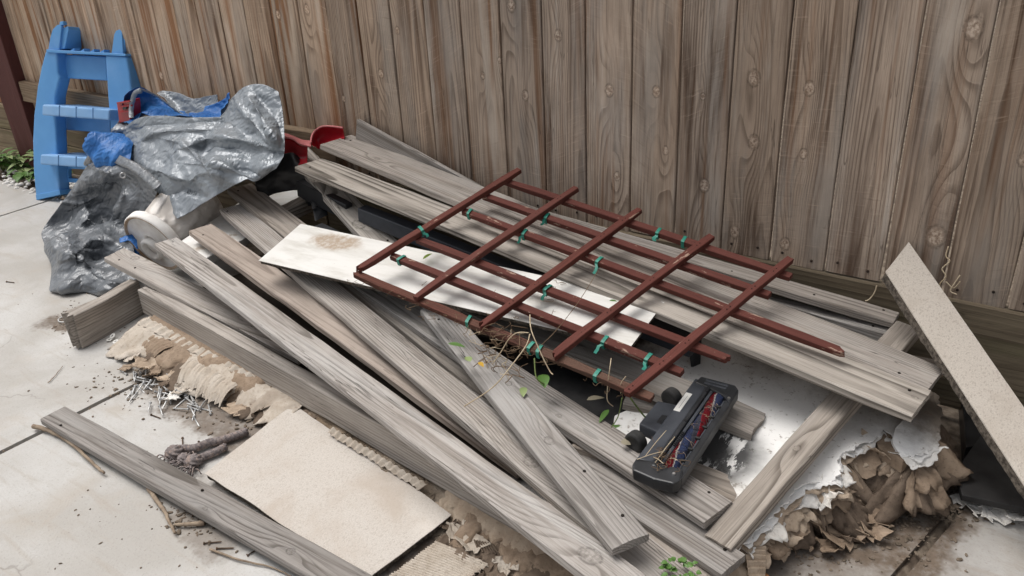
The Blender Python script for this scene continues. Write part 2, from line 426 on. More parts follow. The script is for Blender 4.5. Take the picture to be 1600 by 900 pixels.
def slab_poly(name, pts, zfun, th, mat, parent=None, grid=0.0, curl=None):
    """flat irregular sheet of outline pts (x, y), its height given by zfun, thickness th"""
    co = [Vector((q[0], q[1])) for q in pts]; n0 = len(co)
    if grid:
        xs_ = [q[0] for q in pts]; ys_ = [q[1] for q in pts]; x_ = min(xs_)
        while x_ < max(xs_):
            y_ = min(ys_)
            while y_ < max(ys_):
                co.append(Vector((x_+.2*grid*math.sin(y_*91), y_+.2*grid*math.sin(x_*77)))); y_ += grid
            x_ += grid
    vo, _e, fo_, _1, _2, _3 = delaunay_2d_cdt(co, [(i, (i+1) % n0) for i in range(n0)], [], 1, 1e-6)
    bm = bmesh.new(); vs_ = [bm.verts.new((q[0], q[1], 0)) for q in vo]
    for q in fo_:
        if len(set(q)) == 3:
            try: bm.faces.new([vs_[k] for k in q])
            except ValueError: pass
    for v in [v for v in bm.verts if not v.link_faces]: bm.verts.remove(v)
    for v in bm.verts: v.co.z = zfun(v.co.x, v.co.y)
    bmesh.ops.recalc_face_normals(bm, faces=bm.faces)
    if sum(q.normal.z for q in bm.faces) < 0: bmesh.ops.reverse_faces(bm, faces=bm.faces)
    if th:
        e = bmesh.ops.extrude_face_region(bm, geom=list(bm.faces))
        for v in [g for g in e['geom'] if isinstance(g, bmesh.types.BMVert)]: v.co.z -= th
        bmesh.ops.recalc_face_normals(bm, faces=bm.faces)
    cx = sum(q[0] for q in pts)/len(pts); cy = sum(q[1] for q in pts)/len(pts); cz = zfun(cx, cy)
    for v in bm.verts: v.co -= Vector((cx, cy, cz))
    me = bpy.data.meshes.new('m'); bm.to_mesh(me); bm.free()
    o = link(name, me, mat); return place(o, Matrix.Translation((cx, cy, cz)), parent)
def copyobj(o, M, label=None, group=None, parent=None):
    c = o.copy(); C.objects.link(c); c.matrix_world = M
    if label: c['label'] = label
    if group: c['group'] = group
    return c
def rotz(a): return Matrix.Rotation(a, 4, 'Z')

# ---------------------------------------------------------------- materials
M = {}
G1, G2 = (0.385, 0.352, 0.322), (0.125, 0.108, 0.093)
M['plank'] = wood('weathered_grey_timber', G1, G2, ring=0.0058, ringamt=0.85, fine=0.7, crack=1.0, sharp=0.66, bstr=0.8, patch=(0.45, 0.435, 0.415), patchamt=0.5, drift=0.010, weather=(0.17, 0.14, 0.115), wamt=0.6, knotamt=0.45)
M['plank_coarse'] = wood('deep_ridged_grey_timber', (0.46, 0.425, 0.385), (0.10, 0.088, 0.075), ring=0.0125, ringamt=1.0, fine=0.55, patch=(0.42, 0.395, 0.365), patchamt=0.4, drift=0.02, bstr=0.9, sharp=0.45, knotamt=0.4)
M['plank_pink'] = wood('pinkish_weathered_timber', (0.42, 0.355, 0.305), (0.18, 0.14, 0.115), ring=0.0095, ringamt=0.9, sharp=0.7, fine=0.45, patch=(0.30, 0.255, 0.222), patchamt=0.5)
M['beam'] = wood('worn_brown_grey_timber', (0.36, 0.325, 0.29), (0.135, 0.115, 0.098), ring=0.0085, ringamt=0.9, sharp=0.66, fine=0.6, crack=0.95, bstr=0.8, patch=(0.34, 0.32, 0.30), patchamt=0.45, drift=0.010, weather=(0.14, 0.115, 0.092), wamt=0.5, knotamt=0.45)
M['picket'] = wood('old_fence_timber', (0.375, 0.300, 0.240), (0.130, 0.094, 0.070), ring=0.0062, ringamt=0.7, sharp=0.62, fine=0.65, streak=(0.185, 0.095, 0.048), streakamt=0.6, saw=0.8,
                   patch=(0.285, 0.262, 0.24), patchamt=0.7, drift=0.016, knotc=(0.20, 0.145, 0.108), knotl=(0.48, 0.395, 0.325), mottle=0.4, weather=(0.095, 0.060, 0.041), wamt=0.95, bleach=(0.45, 0.40, 0.35), bamt=0.65, knotamt=0.95, bstr=0.8)
M['kick'] = wood('damp_fence_footboard', (0.18, 0.145, 0.10), (0.07, 0.05, 0.034), ring=0.012, ringamt=0.7, fine=0.5, streak=(0.085, 0.085, 0.04), streakamt=0.4, patch=(0.07, 0.055, 0.035), patchamt=0.6)
M['rail'] = wood('brown_fence_rail', (0.25, 0.185, 0.125), (0.12, 0.08, 0.05), ring=0.009, ringamt=0.6)
M['redwood'] = wood('old_red_brown_paint', (0.108, 0.032, 0.024), (0.06, 0.019, 0.015), ring=0.004, ringamt=0.30, fine=0.5, patch=(0.130, 0.045, 0.034), patchamt=0.55, chip=(0.36, 0.25, 0.19), rough=0.78, bstr=0.45, crack=0.5,
                   knotc=(0.07, 0.025, 0.02), knotl=(0.2, 0.08, 0.06))
M['redrot'] = wood('rotten_red_brown_paint', (0.125, 0.046, 0.032), (0.045, 0.02, 0.014), ring=0.004, ringamt=0.4, fine=0.7, patch=(0.13, 0.085, 0.06), patchamt=0.7, rough=0.85, bstr=0.9, crack=0.9)
M['post'] = wood('dark_red_painted_post', (0.10, 0.034, 0.030), (0.055, 0.018, 0.016), ring=0.01, ringamt=0.3, fine=0.3, rough=0.7)
M['hole'] = plain('dark_nail_hole', (.012, .010, .008), (.03, .024, .02), 60, .9, .1)
HOLE = mesh(*lathe([(0, .0002), (.0022, .0003), (.0032, .0), (.0036, -.002)], 9)); HOLE.materials.append(M['hole'])
# ================================================================ SETTING
def concrete():
    t = NT('weathered_concrete'); p = t.pos()
    n1 = t.noise(p, 1.7, 6, 0.62, 0.4); n2 = t.noise(p, 9, 6, 0.65); n3 = t.noise(p, 160, 3, 0.6)
    col = t.mix(t.ramp(n1, 0.35, 0.66), (0.40, 0.38, 0.352), (0.53, 0.522, 0.505))
    col = t.mix(t.M('MULTIPLY', t.ramp(n2, 0.5, 0.74), 0.5), col, (0.42, 0.39, 0.35))
    st = t.noise(t.V('MULTIPLY', p, (4, 26, 1)), 1.0, 5, 0.6, 0.6)
    col = t.mix(t.M('MULTIPLY', t.ramp(st, 0.54, 0.70), 0.5), col, (0.38, 0.34, 0.295))
    col = t.mix(t.M('MULTIPLY', t.ramp(t.noise(p, 340, 2, 0.6), 0.6, 0.72), 0.35), col, (0.25, 0.235, 0.21))
    col = t.mix(t.M('MULTIPLY', t.ramp(n3, 0.54, 0.74), 0.5), col, (0.30, 0.275, 0.245))
    wm_ = t.noise(t.V('ADD', p, (3, 9, 0)), 3.3, 6, 0.7, 0.8); col = t.mix(t.M('MULTIPLY', t.ramp(wm_, 0.50, 0.72), 0.4), col, (0.40, 0.345, 0.285))
    pit = t.voro(p, 42, 'F1'); pm = t.M('MULTIPLY', t.ramp(pit, 0.10, 0.04), t.ramp(t.noise(p, 6, 3), 0.5, 0.65))
    col = t.mix(t.M('MULTIPLY', pm, 0.6), col, (0.20, 0.185, 0.165))
    # hairline cracks
    cr = t.voro(t.V('ADD', p, t.V('SCALE', t.noise(p, 5, 4, 0.6, col=True), sc=0.22)), 1.15, 'DISTANCE_TO_EDGE')
    crk = t.M('MULTIPLY', t.ramp(cr, 0.005, 0.0008), t.ramp(t.noise(p, 1.3, 2), 0.46, 0.60))
    col = t.mix(t.M('MULTIPLY', crk, 0.4), col, (0.17, 0.15, 0.13))
    # brown soil stains along the heap's foot and at the slab's right corner
    soil = None
    for (x, y, z, a, b, rt) in SOIL:
        d = t.V('SUBTRACT', t.V('ADD', p, t.V('SCALE', t.V('SUBTRACT', t.noise(p, 4, 5, 0.7, col=True), (0.5, 0.5, 0.5)), sc=0.34)), (x, y, 0.0))
        dx, dy, _ = t.sep(d); c_, s_ = math.cos(rt), math.sin(rt)
        u_ = t.M('DIVIDE', t.M('ADD', t.M('MULTIPLY', dx, c_), t.M('MULTIPLY', dy, s_)), a)
        v_ = t.M('DIVIDE', t.M('SUBTRACT', t.M('MULTIPLY', dy, c_), t.M('MULTIPLY', dx, s_)), b)
        m = t.M('MULTIPLY', t.ramp(t.M('SQRT', t.M('ADD', t.M('MULTIPLY', u_, u_), t.M('MULTIPLY', v_, v_))), 1.15, 0.75), z)
        soil = m if soil is None else t.M('MAXIMUM', soil, m)
    scol = t.mix(t.noise(p, 45, 5, 0.7), (0.07, 0.052, 0.038), (0.22, 0.17, 0.13))
    soil = t.M('MULTIPLY', soil, t.ramp(t.noise(p, 30, 5, 0.7), 0.25, 0.55, 0.6, 1.0))
    col = t.mix(soil, col, scol)
    h = t.M('ADD', t.M('MULTIPLY', n3, 0.9), t.M('MULTIPLY', n2, 0.9)); h = t.M('SUBTRACT', h, t.M('ADD', t.M('MULTIPLY', crk, 0.6), pm))
    h = t.M('ADD', h, t.M('MULTIPLY', soil, t.noise(p, 70, 4, 0.7)))
    return t.done(col, 0.9, h, 0.35, 0.003, 0.2)
_s = W(140, 500); _s2 = W(1375, 800); _s3 = W(290, 600); _s4 = W(400, 660); _s5 = W(760, 880); _s6 = W(330, 800); _s7 = W(1290, 880)
SOIL = [(_s[0], _s[1], 0.9, 0.17, 0.07, 0.5), (_s2[0], _s2[1], 1.0, 0.26, 0.17, 0.9), (_s3[0], _s3[1], 0.8, 0.30, 0.10, -0.25), (_s4[0], _s4[1], 0.85, 0.30, 0.12, -0.2),
        (_s5[0], _s5[1], 0.95, 0.75, 0.16, -0.2), (_s6[0], _s6[1], 0.55, 0.16, 0.08, -0.3), (_s7[0], _s7[1], 0.6, 0.12, 0.10, 0.4), (-1.3, 1.55, 0.95, 1.3, 0.45, -0.05)]
M['concrete'] = concrete()
M['soil'] = plain('brown_soil', (0.085, 0.065, 0.05), (0.22, 0.18, 0.14), 25, 0.95, 0.1, 0.8, 60)

ground = wname('ground', [(-30, -30, -0.05), (30, -30, -0.05), (30, 30, -0.05), (-30, 30, -0.05)], [(0, 1, 2, 3)], M['soil']); tag(ground, kind='structure')
patio = empty('patio', (-2, 0.5, 0), 'grey concrete patio cast in slabs', 'patio'); del patio['category']; patio['kind'] = 'structure'
J1, J2, J3 = -2.108, -3.95, -0.10
GAP = 0.009
def slab(name, pts, seed):
    P = jagged([np.array(q) for q in pts], 5, 0.006, seed)
    o = slab_poly(name, P, lambda x, y: 0.0, 0.06, M['concrete'], patio, 0)
    return o
def j3x(y): return -0.1317+(y-1.398)*0.2266
EDGE = 1.79
slab('concrete_slab', [(-9, -4), (J2-GAP-0.05, -4), (J2-GAP, EDGE), (-9, EDGE)], 1)
slab('concrete_slab', [(J2+GAP-0.05, -4), (J1-GAP-0.1, -4), (J1-GAP-0.01, 0.9), (J1-GAP+0.03, EDGE), (J2+GAP, EDGE)], 2)
slab('concrete_slab', [(J1+GAP-0.1, -4), (j3x(-4)-GAP, -4), (j3x(1.72)-GAP, 1.72), (j3x(1.72)-0.05, EDGE), (J1+GAP+0.03, EDGE), (J1+GAP-0.01, 0.9)], 3)
slab('concrete_slab', [(j3x(-4)+GAP*1.6, -4), (6, -4), (6, EDGE+0.05), (j3x(1.70)+GAP*1.6, 1.70)], 4)
# soil in the joints
for nm, a, b, w in (('joint_soil', (J1-0.1, -2), (J1+0.03, EDGE), 0.02), ('joint_soil', (J2-0.04, -2), (J2, EDGE), 0.02), ('joint_soil', (j3x(0)-0.0, 0), (j3x(1.75), 1.75), 0.035)):
    P = []; Q = []
    for i in range(61):
        s = i/60; x = a[0]+(b[0]-a[0])*s; y = a[1]+(b[1]-a[1])*s
        z = -0.009+0.006*mnoise.noise(Vector((x*30, y*30, 1)))
        P += [(x-w/2, y, z-0.012), (x, y, z), (x+w/2, y, z-0.012)]
    F = []
    for i in range(60): F += [(3*i, 3*i+1, 3*i+4, 3*i+3), (3*i+1, 3*i+2, 3*i+5, 3*i+4)]
    tag(wname(nm, P, F, M['soil'], patio, True), kind='stuff')
strip = []
nx, ny = 160, 14
for i in range(nx+1):
    for j in range(ny+1):
        x = -9+15*i/nx; y = EDGE-0.03+0.32*j/ny
        strip.append((x, y, -0.022+0.03*mnoise.noise(Vector((x*3, y*3, 5)))*(j > 1)+0.012*mnoise.noise(Vector((x*14, y*14, 5)))))
soil_strip = wname('soil', strip, [(i*(ny+1)+j, (i+1)*(ny+1)+j, (i+1)*(ny+1)+j+1, i*(ny+1)+j+1) for i in range(nx) for j in range(ny)], M['soil'], None, True); tag(soil_strip, kind='structure')

# ---------------------------------------------------------------- fence
fence = empty('wooden_fence', (-2, 2.05, 0), 'tall weathered brown picket fence running behind the whole junk heap', 'fence')
FY = 2.04; PZ = 0.312; PT = 2.05
gx = [-1.924, -1.780, -1.635, -1.491, -1.345, -1.202, -1.059, -0.919, -0.778, -0.641, -0.497, -0.3575, -0.220]
gl = [gx[0]-0.1425*i for i in range(32, 0, -1)]
gr = [gx[-1]+0.14*i for i in range(1, 18)]
G = gl+gx+gr
nail_me = mesh(*lathe([(0.0, 0.0012), (0.0032, 0.0012), (0.0036, 0.0), (0.0036, -0.004)], 8))
M['nail_dark'] = plain('rusted_nail_head', (0.018, 0.014, 0.012), (0.05, 0.03, 0.02), 60, 0.7, 0.3)
# knots noted on the photographed boards: (pixel x, pixel y, radius m)
KN = [(1178, 122, .013), (1178, 222, .012), (1265, 138, .011), (1256, 240, .0085), (1521, 44, .015), (1462, 370, .017), (1148, 362, .012), (1227, 381, .011),
      (953, 141, .011), (1026, 143, .010), (1098, 151, .006), (873, 55, .010), (821, 149, .010), (799, 8, .012), (755, 118, .007), (620, 48, .008), (516, 60, .008), (547, 118, .006),
      (538, 154, .008), (390, 66, .011), (435, 23, .011), (479, 15, .011), (252, 118, .012), (1040, 235, .008), (781, 94, .006), (1100, 290, .012), (595, 115, .010), (965, 275, .009), (1600, 250, .010)]
KP = [OF(x, y)[[0, 2]].tolist()+[r*1.2] for x, y, r in KN]
prng = random.Random(3)
TONE = {}
for i in range(len(G)-1):
    x0, x1 = G[i]+0.0016+prng.random()*0.0016, G[i+1]-0.0016-prng.random()*0.0016
    w = x1-x0; ctr = ((x0+x1)/2, FY+prng.uniform(-0.0035, 0.002), (PZ+PT)/2+prng.uniform(-0.004, 0.004))
    o = link('picket', board_mesh(PT-PZ, w, 0.017, 100+i, seg=26, wear=0.0014, ch=0.002, bow=0.003), M['picket'])
    # local x up, local y = -X (so that z faces the camera, -Y)
    place(o, frame(ctr, (0, 0, 1), (-1, 0, 0), (0, -1, 0)) @ Matrix.Rotation(prng.uniform(-0.004, 0.004), 4, 'X'), fence)
    ks = [(kz-ctr[2], -(kx-ctr[0]), r) for kx, kz, r in KP if x0+0.004 < kx < x1-0.004][:3]
    left = max(0.0, min(1.0, (-1.7-x0)/1.2))
    rr = prng.random()
    setwood(o, 0.88+0.40*prng.random()+0.34*left, -0.1+0.5*prng.random()+1.2*left, 0.45*left+0.6*(prng.random()-0.45), ks)
    if -4.4 < x0 < 0.3:
        for s in (-0.28, 0.27):
            d = link('nail_head', nail_me, M['nail_dark'])
            if len(nail_me.materials) == 0: nail_me.materials.append(M['nail_dark'])
            place(d, frame((ctr[0]+s*w, ctr[1]-0.0005, PZ+0.028+prng.uniform(-0.008, 0.008)), (1, 0, 0), (0, 0, 1), (0, -1, 0)), o)
def hboard(name, x0, x1, z0, z1, y, th, mat, seed, tone=1.0, warm=0.0, jag=(0, 0)):
    o = link(name, board_mesh(x1-x0, z1-z0, th, seed, seg=int((x1-x0)/0.15)+4, wear=0.002, jag0=jag[0], jag1=jag[1]), mat)
    place(o, frame(((x0+x1)/2, y, (z0+z1)/2), (1, 0, 0), (0, 0, 1), (0, -1, 0)), fence); setwood(o, tone, warm); return o
hboard('kickboard', -2.35, 1.9, 0.02, PZ-0.002, FY-0.010, 0.038, M['kick'], 51)
hboard('kickboard', -4.44, -2.353, 0.16, PZ-0.002, FY-0.008, 0.038, M['kick'], 52, 1.25, 0.5)
hboard('kickboard', -4.44, -2.356, 0.01, 0.157, FY-0.014, 0.038, M['kick'], 53, 1.35, 0.5)
hboard('kickboard', -6.5, -4.66, 0.17, PZ-0.002, FY-0.010, 0.038, M['kick'], 54, 1.5, 0.6)
hboard('kickboard', -6.5, -4.66, 0.02, 0.166, FY-0.016, 0.038, M['kick'], 55, 1.7, 0.6)
hboard('rail', -4.43, -2.22, 0.365, 0.462, FY-0.045, 0.042, M['rail'], 56, 1.0, 0.0)
o = link('post', board_mesh(2.2, 0.21, 0.09, 61, seg=16, wear=0.002), M['post']); place(o, frame((-4.545, FY-0.052, 1.10), (0, 0, 1), (-1, 0, 0), (0, -1, 0)), fence); setwood(o)
# ================================================================ LUMBER
PL = M['plank']; PC = M['plank_coarse']; PP_ = M['plank_pink']; BM = M['beam']
GRP = 'weathered planks of the heap'
# the rectangular frame at the foot of the heap
def beam_vert(name, A, B, Cc, h, mat, label, **kw): return plank(name, A, B, Cc, h, mat, label, 'beam', 'beams of the fallen frame', **kw)
beam_vert('timber_beam', (213.8, 452, .122), (613, 675, .128), (228, 442.5), .088, BM, 'thick grey beam set on edge along the front of the heap', ext=(0.0, 0.75), width=.040, tone=1.22, warm=0.0, seed=11, wear=.002)
a = W(129, 547, 0); b = W(228, 490, 0)
o = link('timber_beam', board_mesh(0.270, 0.042, 0.116, 12, seg=8, jag0=0.03, wear=0.003), BM)
u_ = unit(np.array([b[0]-a[0], b[1]-a[1], 0.0])); v_ = np.cross([0, 0, 1.0], u_)
place(o, frame(a+u_*0.128+v_*0.021+np.array([0, 0, 0.120]), u_, v_, (0, 0, 1))); setwood(o, 1.2, 0.1)
tag(o, 'short beam on edge with a rotten end, jutting left over the concrete', 'beam', 'beams of the fallen frame')
beam_vert('timber_beam', (1109, 823, .130), (1391, 510, .262), (1150, 845), .030, BM, 'wide weathered beam sloping up to the right beside the torn white panel', width=.060, ext=(0.02, 0.03), tone=1.05, warm=0.24, seed=13, pk=[(1245, 702, .007)], wear=.0018)
# fanned planks, front to back
plank('plank', (61.5, 654, .041), (432, 870, .041), (94.5, 631.5), .021, PL, 'lone grey plank lying flat on the concrete in the lower left', 'plank', GRP, ext=(0, .5), width=.072, seed=21, tone=0.79, warm=-0.08, pk=[(454, 860, .008), (320, 793, .005)], wear=.0015)
plank('plank', (240, 381, .235), (914, 900, .165), (276, 369), .021, PL, 'long light grey plank slanting across the whole front of the fan', 'plank', GRP, ext=(0, .3), width=.080, seed=22, tone=1.19, warm=-0.10, pk=[(922, 870, .017)])
plank('plank', (158, 400, .163), (369, 511, .130), (180, 375), .021, PL, 'knotty plank with a rough end poking out left above the short beam', 'plank', GRP, ext=(0, .28), width=.086, seed=23, tone=1.09, warm=0.07, jag0=.018, pk=[(211, 403, .012)])
plank('plank', (294, 360, .235), (715, 670, .120), (318, 339), .021, PP_, 'pinkish brown plank second from the front of the fan', 'plank', GRP, ext=(0, .2), width=.086, seed=24)
plank('plank', (342, 327, .265), (1004, 900, .135), (375, 315), .021, PL, 'long pale plank third from the front of the fan', 'plank', GRP, ext=(0, .25), width=.082, seed=25, tone=1.09, warm=0.10, pk=[(830, 720, .014), (640, 560, .004)])
plank('plank', (354, 295.5, .298), (700, 575, .150), (387, 280), .021, PL, 'plank fourth from the front, its top end touching the hanging silver tarp', 'plank', GRP, ext=(0, .15), width=.096, seed=26, tone=0.90, warm=0.33)
plank('plank', (568, 457, .205), (1100, 816, .150), (1137, 777), .021, PL, 'wide pale plank under the vacuum head', 'plank', GRP, ext=(.25, 0), width=.090, seed=27, tone=1.01, warm=-0.09, pk=[(873, 648, .006)])
plank('plank', (820, 690, .128), (1127, 897, .118), (1164, 865), .021, PL, 'grey plank ending beside the foot of the sloping beam', 'plank', GRP, ext=(.35, 0), width=.076, seed=28, tone=0.87, warm=-0.06)
plank('plank', (900, 775, .108), (1040, 900, .098), (1090, 895), .021, PL, 'lowest plank of the fan, mostly buried under its neighbours', 'plank', GRP, ext=(.3, .1), width=.09, seed=29, tone=0.98, warm=0.38)
plank('plank', (655, 481, .238), (956, 856, .198), (1008, 823), .021, PL, 'steep short grey plank crossing on top of the fan with its cut end showing', 'plank', GRP, width=.080, seed=30, tone=0.99, warm=-0.17, pk=[(795, 598, .007), (858, 688, .010)], jag0=.012)
plank('plank', (1062, 762, .118), (1142, 793, .108), (1170, 748), .021, PL, 'short plank end with a chipped corner under the vacuum head', 'plank', GRP, ext=(.25, 0), width=.096, seed=31, tone=0.91, warm=0.44)
plank('plank', (840, 537, .205), (1176, 679, .142), (1199, 641), .026, PL, 'plank with a broken splintered tip lying between trellis and vacuum head', 'plank', GRP, ext=(.25, 0), width=.098, seed=32, tone=0.90, warm=0.18, jag1=.006, wear=.002, na=10)
plank('plank', (1176, 673, .110), (1223, 683, .105), (1232, 669), .022, PL, 'thin stick end poking out beyond the broken plank tip', 'plank', GRP, ext=(.3, 0), width=.040, seed=33, tone=0.82, warm=0.21)
# planks along the fence
plank('plank', (460, 260, .42), (1426, 649, .270), (1453, 606), .021, PC, 'long deeply ribbed plank nearest the viewer of the pair under the trellis', 'plank', GRP, width=.116, seed=34, tone=0.96, warm=0.23, pk=[(1430, 620, .005)])
fa, fb = W(550, 210, .47), W(1477, 574, .265)
plank('plank', (550, 210, .468), (1477, 574, .262), (502, 237), .021, PL, 'long wide plank beside the fence under the upper trellis bars', 'plank', GRP, width=.140, seed=35, tone=0.98, warm=0.20, pk=[(589, 248, .007)])
plank('plank', (962, 376, .315), (1396, 503, .262), (1408, 487), .021, PL, 'plank pressed along the fence footboard behind the trellis', 'plank', GRP, ext=(.45, 0), width=.062, seed=36, tone=0.93, warm=0.16)
plank('plank', (1204, 466, .245), (1388, 524, .235), (1400, 505), .03, PL, 'half hidden plank between the fence footboard and the wide plank', 'plank', GRP, ext=(.3, 0), width=.09, seed=37, tone=0.91, warm=-0.20, pk=[(1288, 483, .008)])
a = OF(560, 186, 2.015); b = OF(760, 296, 1.99)
o = bar('plank', a, b+(b-a)*.25, .016, .075, PL, None, seed=38); setwood(o, .92); tag(o, 'narrow plank on edge leaning up against the fence pickets', 'plank', GRP)
plank('plank', (481, 276, .362), (562, 366, .262), (616, 375), .03, PC, 'short swirly grained plank slanting below the ribbed plank', 'plank', GRP, ext=(.21, .1), width=.092, seed=39, tone=1.13, warm=0.09, pk=[(530, 320, .013), (560, 350, .018)])
plank('timber_beam', (444, 319, .245), (478, 304, .25), (462, 329), .05, BM, 'stub of beam with a scratched end in the gap by the black frame', 'beam', ext=(.05, .02), width=.055, seed=40, tone=1.02, warm=0.41)

# ---------------------------------------------------------------- flat sheets
def particle(name, base, spk, dirt):
    t = NT(name); p = t.coord()
    n = t.noise(p, 330, 3, 0.7); v = t.voro(t.V('MULTIPLY', p, (1, 1.7, 1)), 230, 'F1', out='Color'); g = t.sep(v)[0]
    col = t.mix(t.ramp(n, 0.35, 0.65), base, tuple(c*0.82 for c in base)); col = t.mix(t.M('MULTIPLY', t.ramp(g, 0.80, 0.92), 0.5), col, spk)
    col = t.mix(t.M('MULTIPLY', t.ramp(t.noise(p, 4.5, 6, 0.65, 0.6), 0.44, 0.7), 0.8), col, dirt)
    col = t.mix(t.M('MULTIPLY', t.ramp(t.noise(p, 26, 6, 0.75), 0.60, 0.72), 0.5), col, spk)
    col = t.mix(t.M('MULTIPLY', t.ramp(t.noise(p, 3.1, 3, 0.5, 1.0), 0.55, 0.75), 0.5), col, tuple(min(1, c*1.22) for c in base))
    return t.done(col, 0.8, t.M('ADD', t.M('MULTIPLY', n, .5), t.noise(p, 40, 4)), 0.2, 0.0012, 0.25)
M['chip_edge'] = plain('dark_crumbled_board_edge', (0.05, 0.042, 0.035), (0.17, 0.145, 0.12), 120, 0.95, 0.1, 1.0, 200)
M['sheet'] = particle('beige_particle_board', (0.57, 0.525, 0.475), (0.38, 0.335, 0.29), (0.43, 0.365, 0.305))
M['lean'] = particle('pale_particle_board', (0.60, 0.545, 0.48), (0.34, 0.29, 0.245), (0.43, 0.37, 0.31))
def quad_board(name, pts, th, mat, edge, label, cat, seed, chip=0.012):
    """thin sheet with a face and a crumbled rim: pts = top-face corners in the yard, in order"""
    pts = [np.array(q, float) for q in pts]; u = unit(pts[1]-pts[0]); n = unit(np.cross(u, pts[3]-pts[0]));
    if n[2] < 0 and abs(n[2]) > 0.05: n = -n
    v = np.cross(n, u); o0 = sum(pts)/4
    P2 = [np.array([(q-o0)@u, (q-o0)@v]) for q in pts]; P2 = jagged(P2, 6, chip, seed)
    r = random.Random(seed); k = len(P2); vs_ = [(q[0], q[1], 0) for q in P2]
    core = [(q[0]*(1-0.003/max(0.05, abs(q[0])))+r.uniform(-.0015, .0015), q[1]*(1-0.003/max(0.05, abs(q[1])))+r.uniform(-.0015, .0015)) for q in P2]
    root = empty(name, o0-n*th, label, cat)
    def lay(nm, P, z1, z0, m):
        bm = bmesh.new(); f = bm.faces.new([bm.verts.new((q[0], q[1], z1)) for q in P]); 
        bmesh.ops.recalc_face_normals(bm, faces=[f])
        if f.normal.z < 0: f.normal_flip()
        e = bmesh.ops.extrude_face_region(bm, geom=[f]); 
        for w_ in [g for g in e['geom'] if isinstance(g, bmesh.types.BMVert)]: w_.co.z = z0
        bmesh.ops.recalc_face_normals(bm, faces=bm.faces); bmesh.ops.triangulate(bm, faces=[g for g in bm.faces if len(g.verts) > 4])
        me = bpy.data.meshes.new('m'); bm.to_mesh(me); bm.free(); ob = link(nm, me, m); place(ob, frame(o0, u, v, n), root); return ob
    lay('face', P2, 0.0, -th*0.12, mat); lay('core', core, -th*0.12-0.0002, -th, edge)
    return root
s_ = [W(320, 741, .03), W(460, 632, .035), W(705, 800, .035), W(578, 903, .022)]
quad_board('particle_board', s_, .016, M['sheet'], M['chip_edge'], 'beige speckled sheet of particle board lying on the concrete in front of the beam', 'board', 5)
# white laminated shelf
def laminate():
    t = NT('dirty_white_laminate'); p = t.coord(); n = t.noise(t.V('MULTIPLY', p, (1.5, 7, 1)), 3, 6, 0.65, 0.3)
    col = t.mix(t.ramp(n, 0.40, 0.72), (0.72, 0.71, 0.68), (0.55, 0.53, 0.485))
    q = t.V('SUBTRACT', t.V('ADD', p, t.V('SCALE', t.V('SUBTRACT', t.noise(p, 18, 4, 0.6, col=True), (.5, .5, .5)), sc=0.06)), (-0.43, 0.06, 0.0))
    x, y, _ = t.sep(q); d = t.M('SQRT', t.M('ADD', t.M('MULTIPLY', t.M('MULTIPLY', x, x), 70.0), t.M('MULTIPLY', t.M('MULTIPLY', y, y), 420.0)))
    col = t.mix(t.M('MULTIPLY', t.ramp(d, 1.0, 0.55), t.ramp(t.noise(p, 60, 4, .7), 0.3, 0.6, 0.35, 0.9)), col, (0.36, 0.27, 0.19))
    col = t.mix(t.M('MULTIPLY', t.ramp(t.noise(p, 90, 4, 0.7), 0.62, 0.72), 0.35), col, (0.3, 0.25, 0.2))
    return t.done(col, 0.45, n, 0.1, 0.001, 0.4)
M['laminate'] = laminate()
_a, _b, _c = W(404, 407, .272), W(986, 541, .288), W(1038, 472, .318)
_n = unit(np.cross(_b-_a, _c-_b)); w_ = [_a, _b, _c, OP(470, 349.5, _a, _n)]
quad_board('white_shelf_board', w_, .013, M['laminate'], M['chip_edge'], 'long dirty white laminated board lying under the lower trellis bars', 'board', 9, chip=.002)
# leaning particle board at the right
tl, tr = OF(1384, 424, 1.90), OF(1420, 378, 2.032)
bl, br = OF(1604, 762, 1.56), None
dirn = unit(bl-tl); bl = bl+dirn*.17; Lb = np.linalg.norm(bl-tl)
root = quad_board('leaning_board', [tl, tr, tr+dirn*(Lb+.02), bl], .024, M['lean'], M['chip_edge'], 'pale particle board leaning against the fence at the right edge', 'board', 14, chip=.003)

# ================================================================ TRELLIS
tr_o = W(811, 262, .48); tr_root = empty('garden_trellis', (-1.1, 1.6, .26), 'broken red brown wooden trellis lying on top of the planks', 'trellis')
A0, B0, C0, D0 = W(811, 262, .487), W(553, 422, .345), W(1235, 401, .412), W(977, 613, .275)
nrm = unit(np.cross(C0-B0, A0-D0)); nrm = nrm if nrm[2] > 0 else -nrm; ctr_ = (A0+B0+C0+D0)/4
RW, RH = .0205, .0165
def bil(px, py, lift=0.0):
    return OP(px, py, ctr_+nrm*lift, nrm)+0
cross = [((811, 263), (554, 421)), ((900, 291), (647, 463)), ((999, 325), (747, 510)), ((1112, 366), (861, 555)), ((1235, 402), (977, 612))]
longs = [((790, 281), (1236, 430)), ((756, 303), (1203, 458)), ((724, 327), (1325, 550)), ((652, 371), (1142, 560)), ((612, 397), (1066, 579)), ((553, 424), (1019, 619))]
for i, (p, q) in enumerate(longs):
    a, b = bil(*p, -RH-.0004), bil(*q, -RH-.0004)
    j1 = .022 if i in (2, 3) else 0.0
    o = bar('long_slat', a, b, RW, RH, M['redrot'] if i == 5 else M['redwood'], tr_root, nrm, seed=70+i, seg=18 if i == 5 else 10, na=5, wear=.0035 if i == 5 else .0008, ch=.0012, jag1=j1, jag0=.01 if i == 5 else 0, bow=.003)
    setwood(o, 1.0+.1*rng.random(), rng.uniform(-.2, .3))
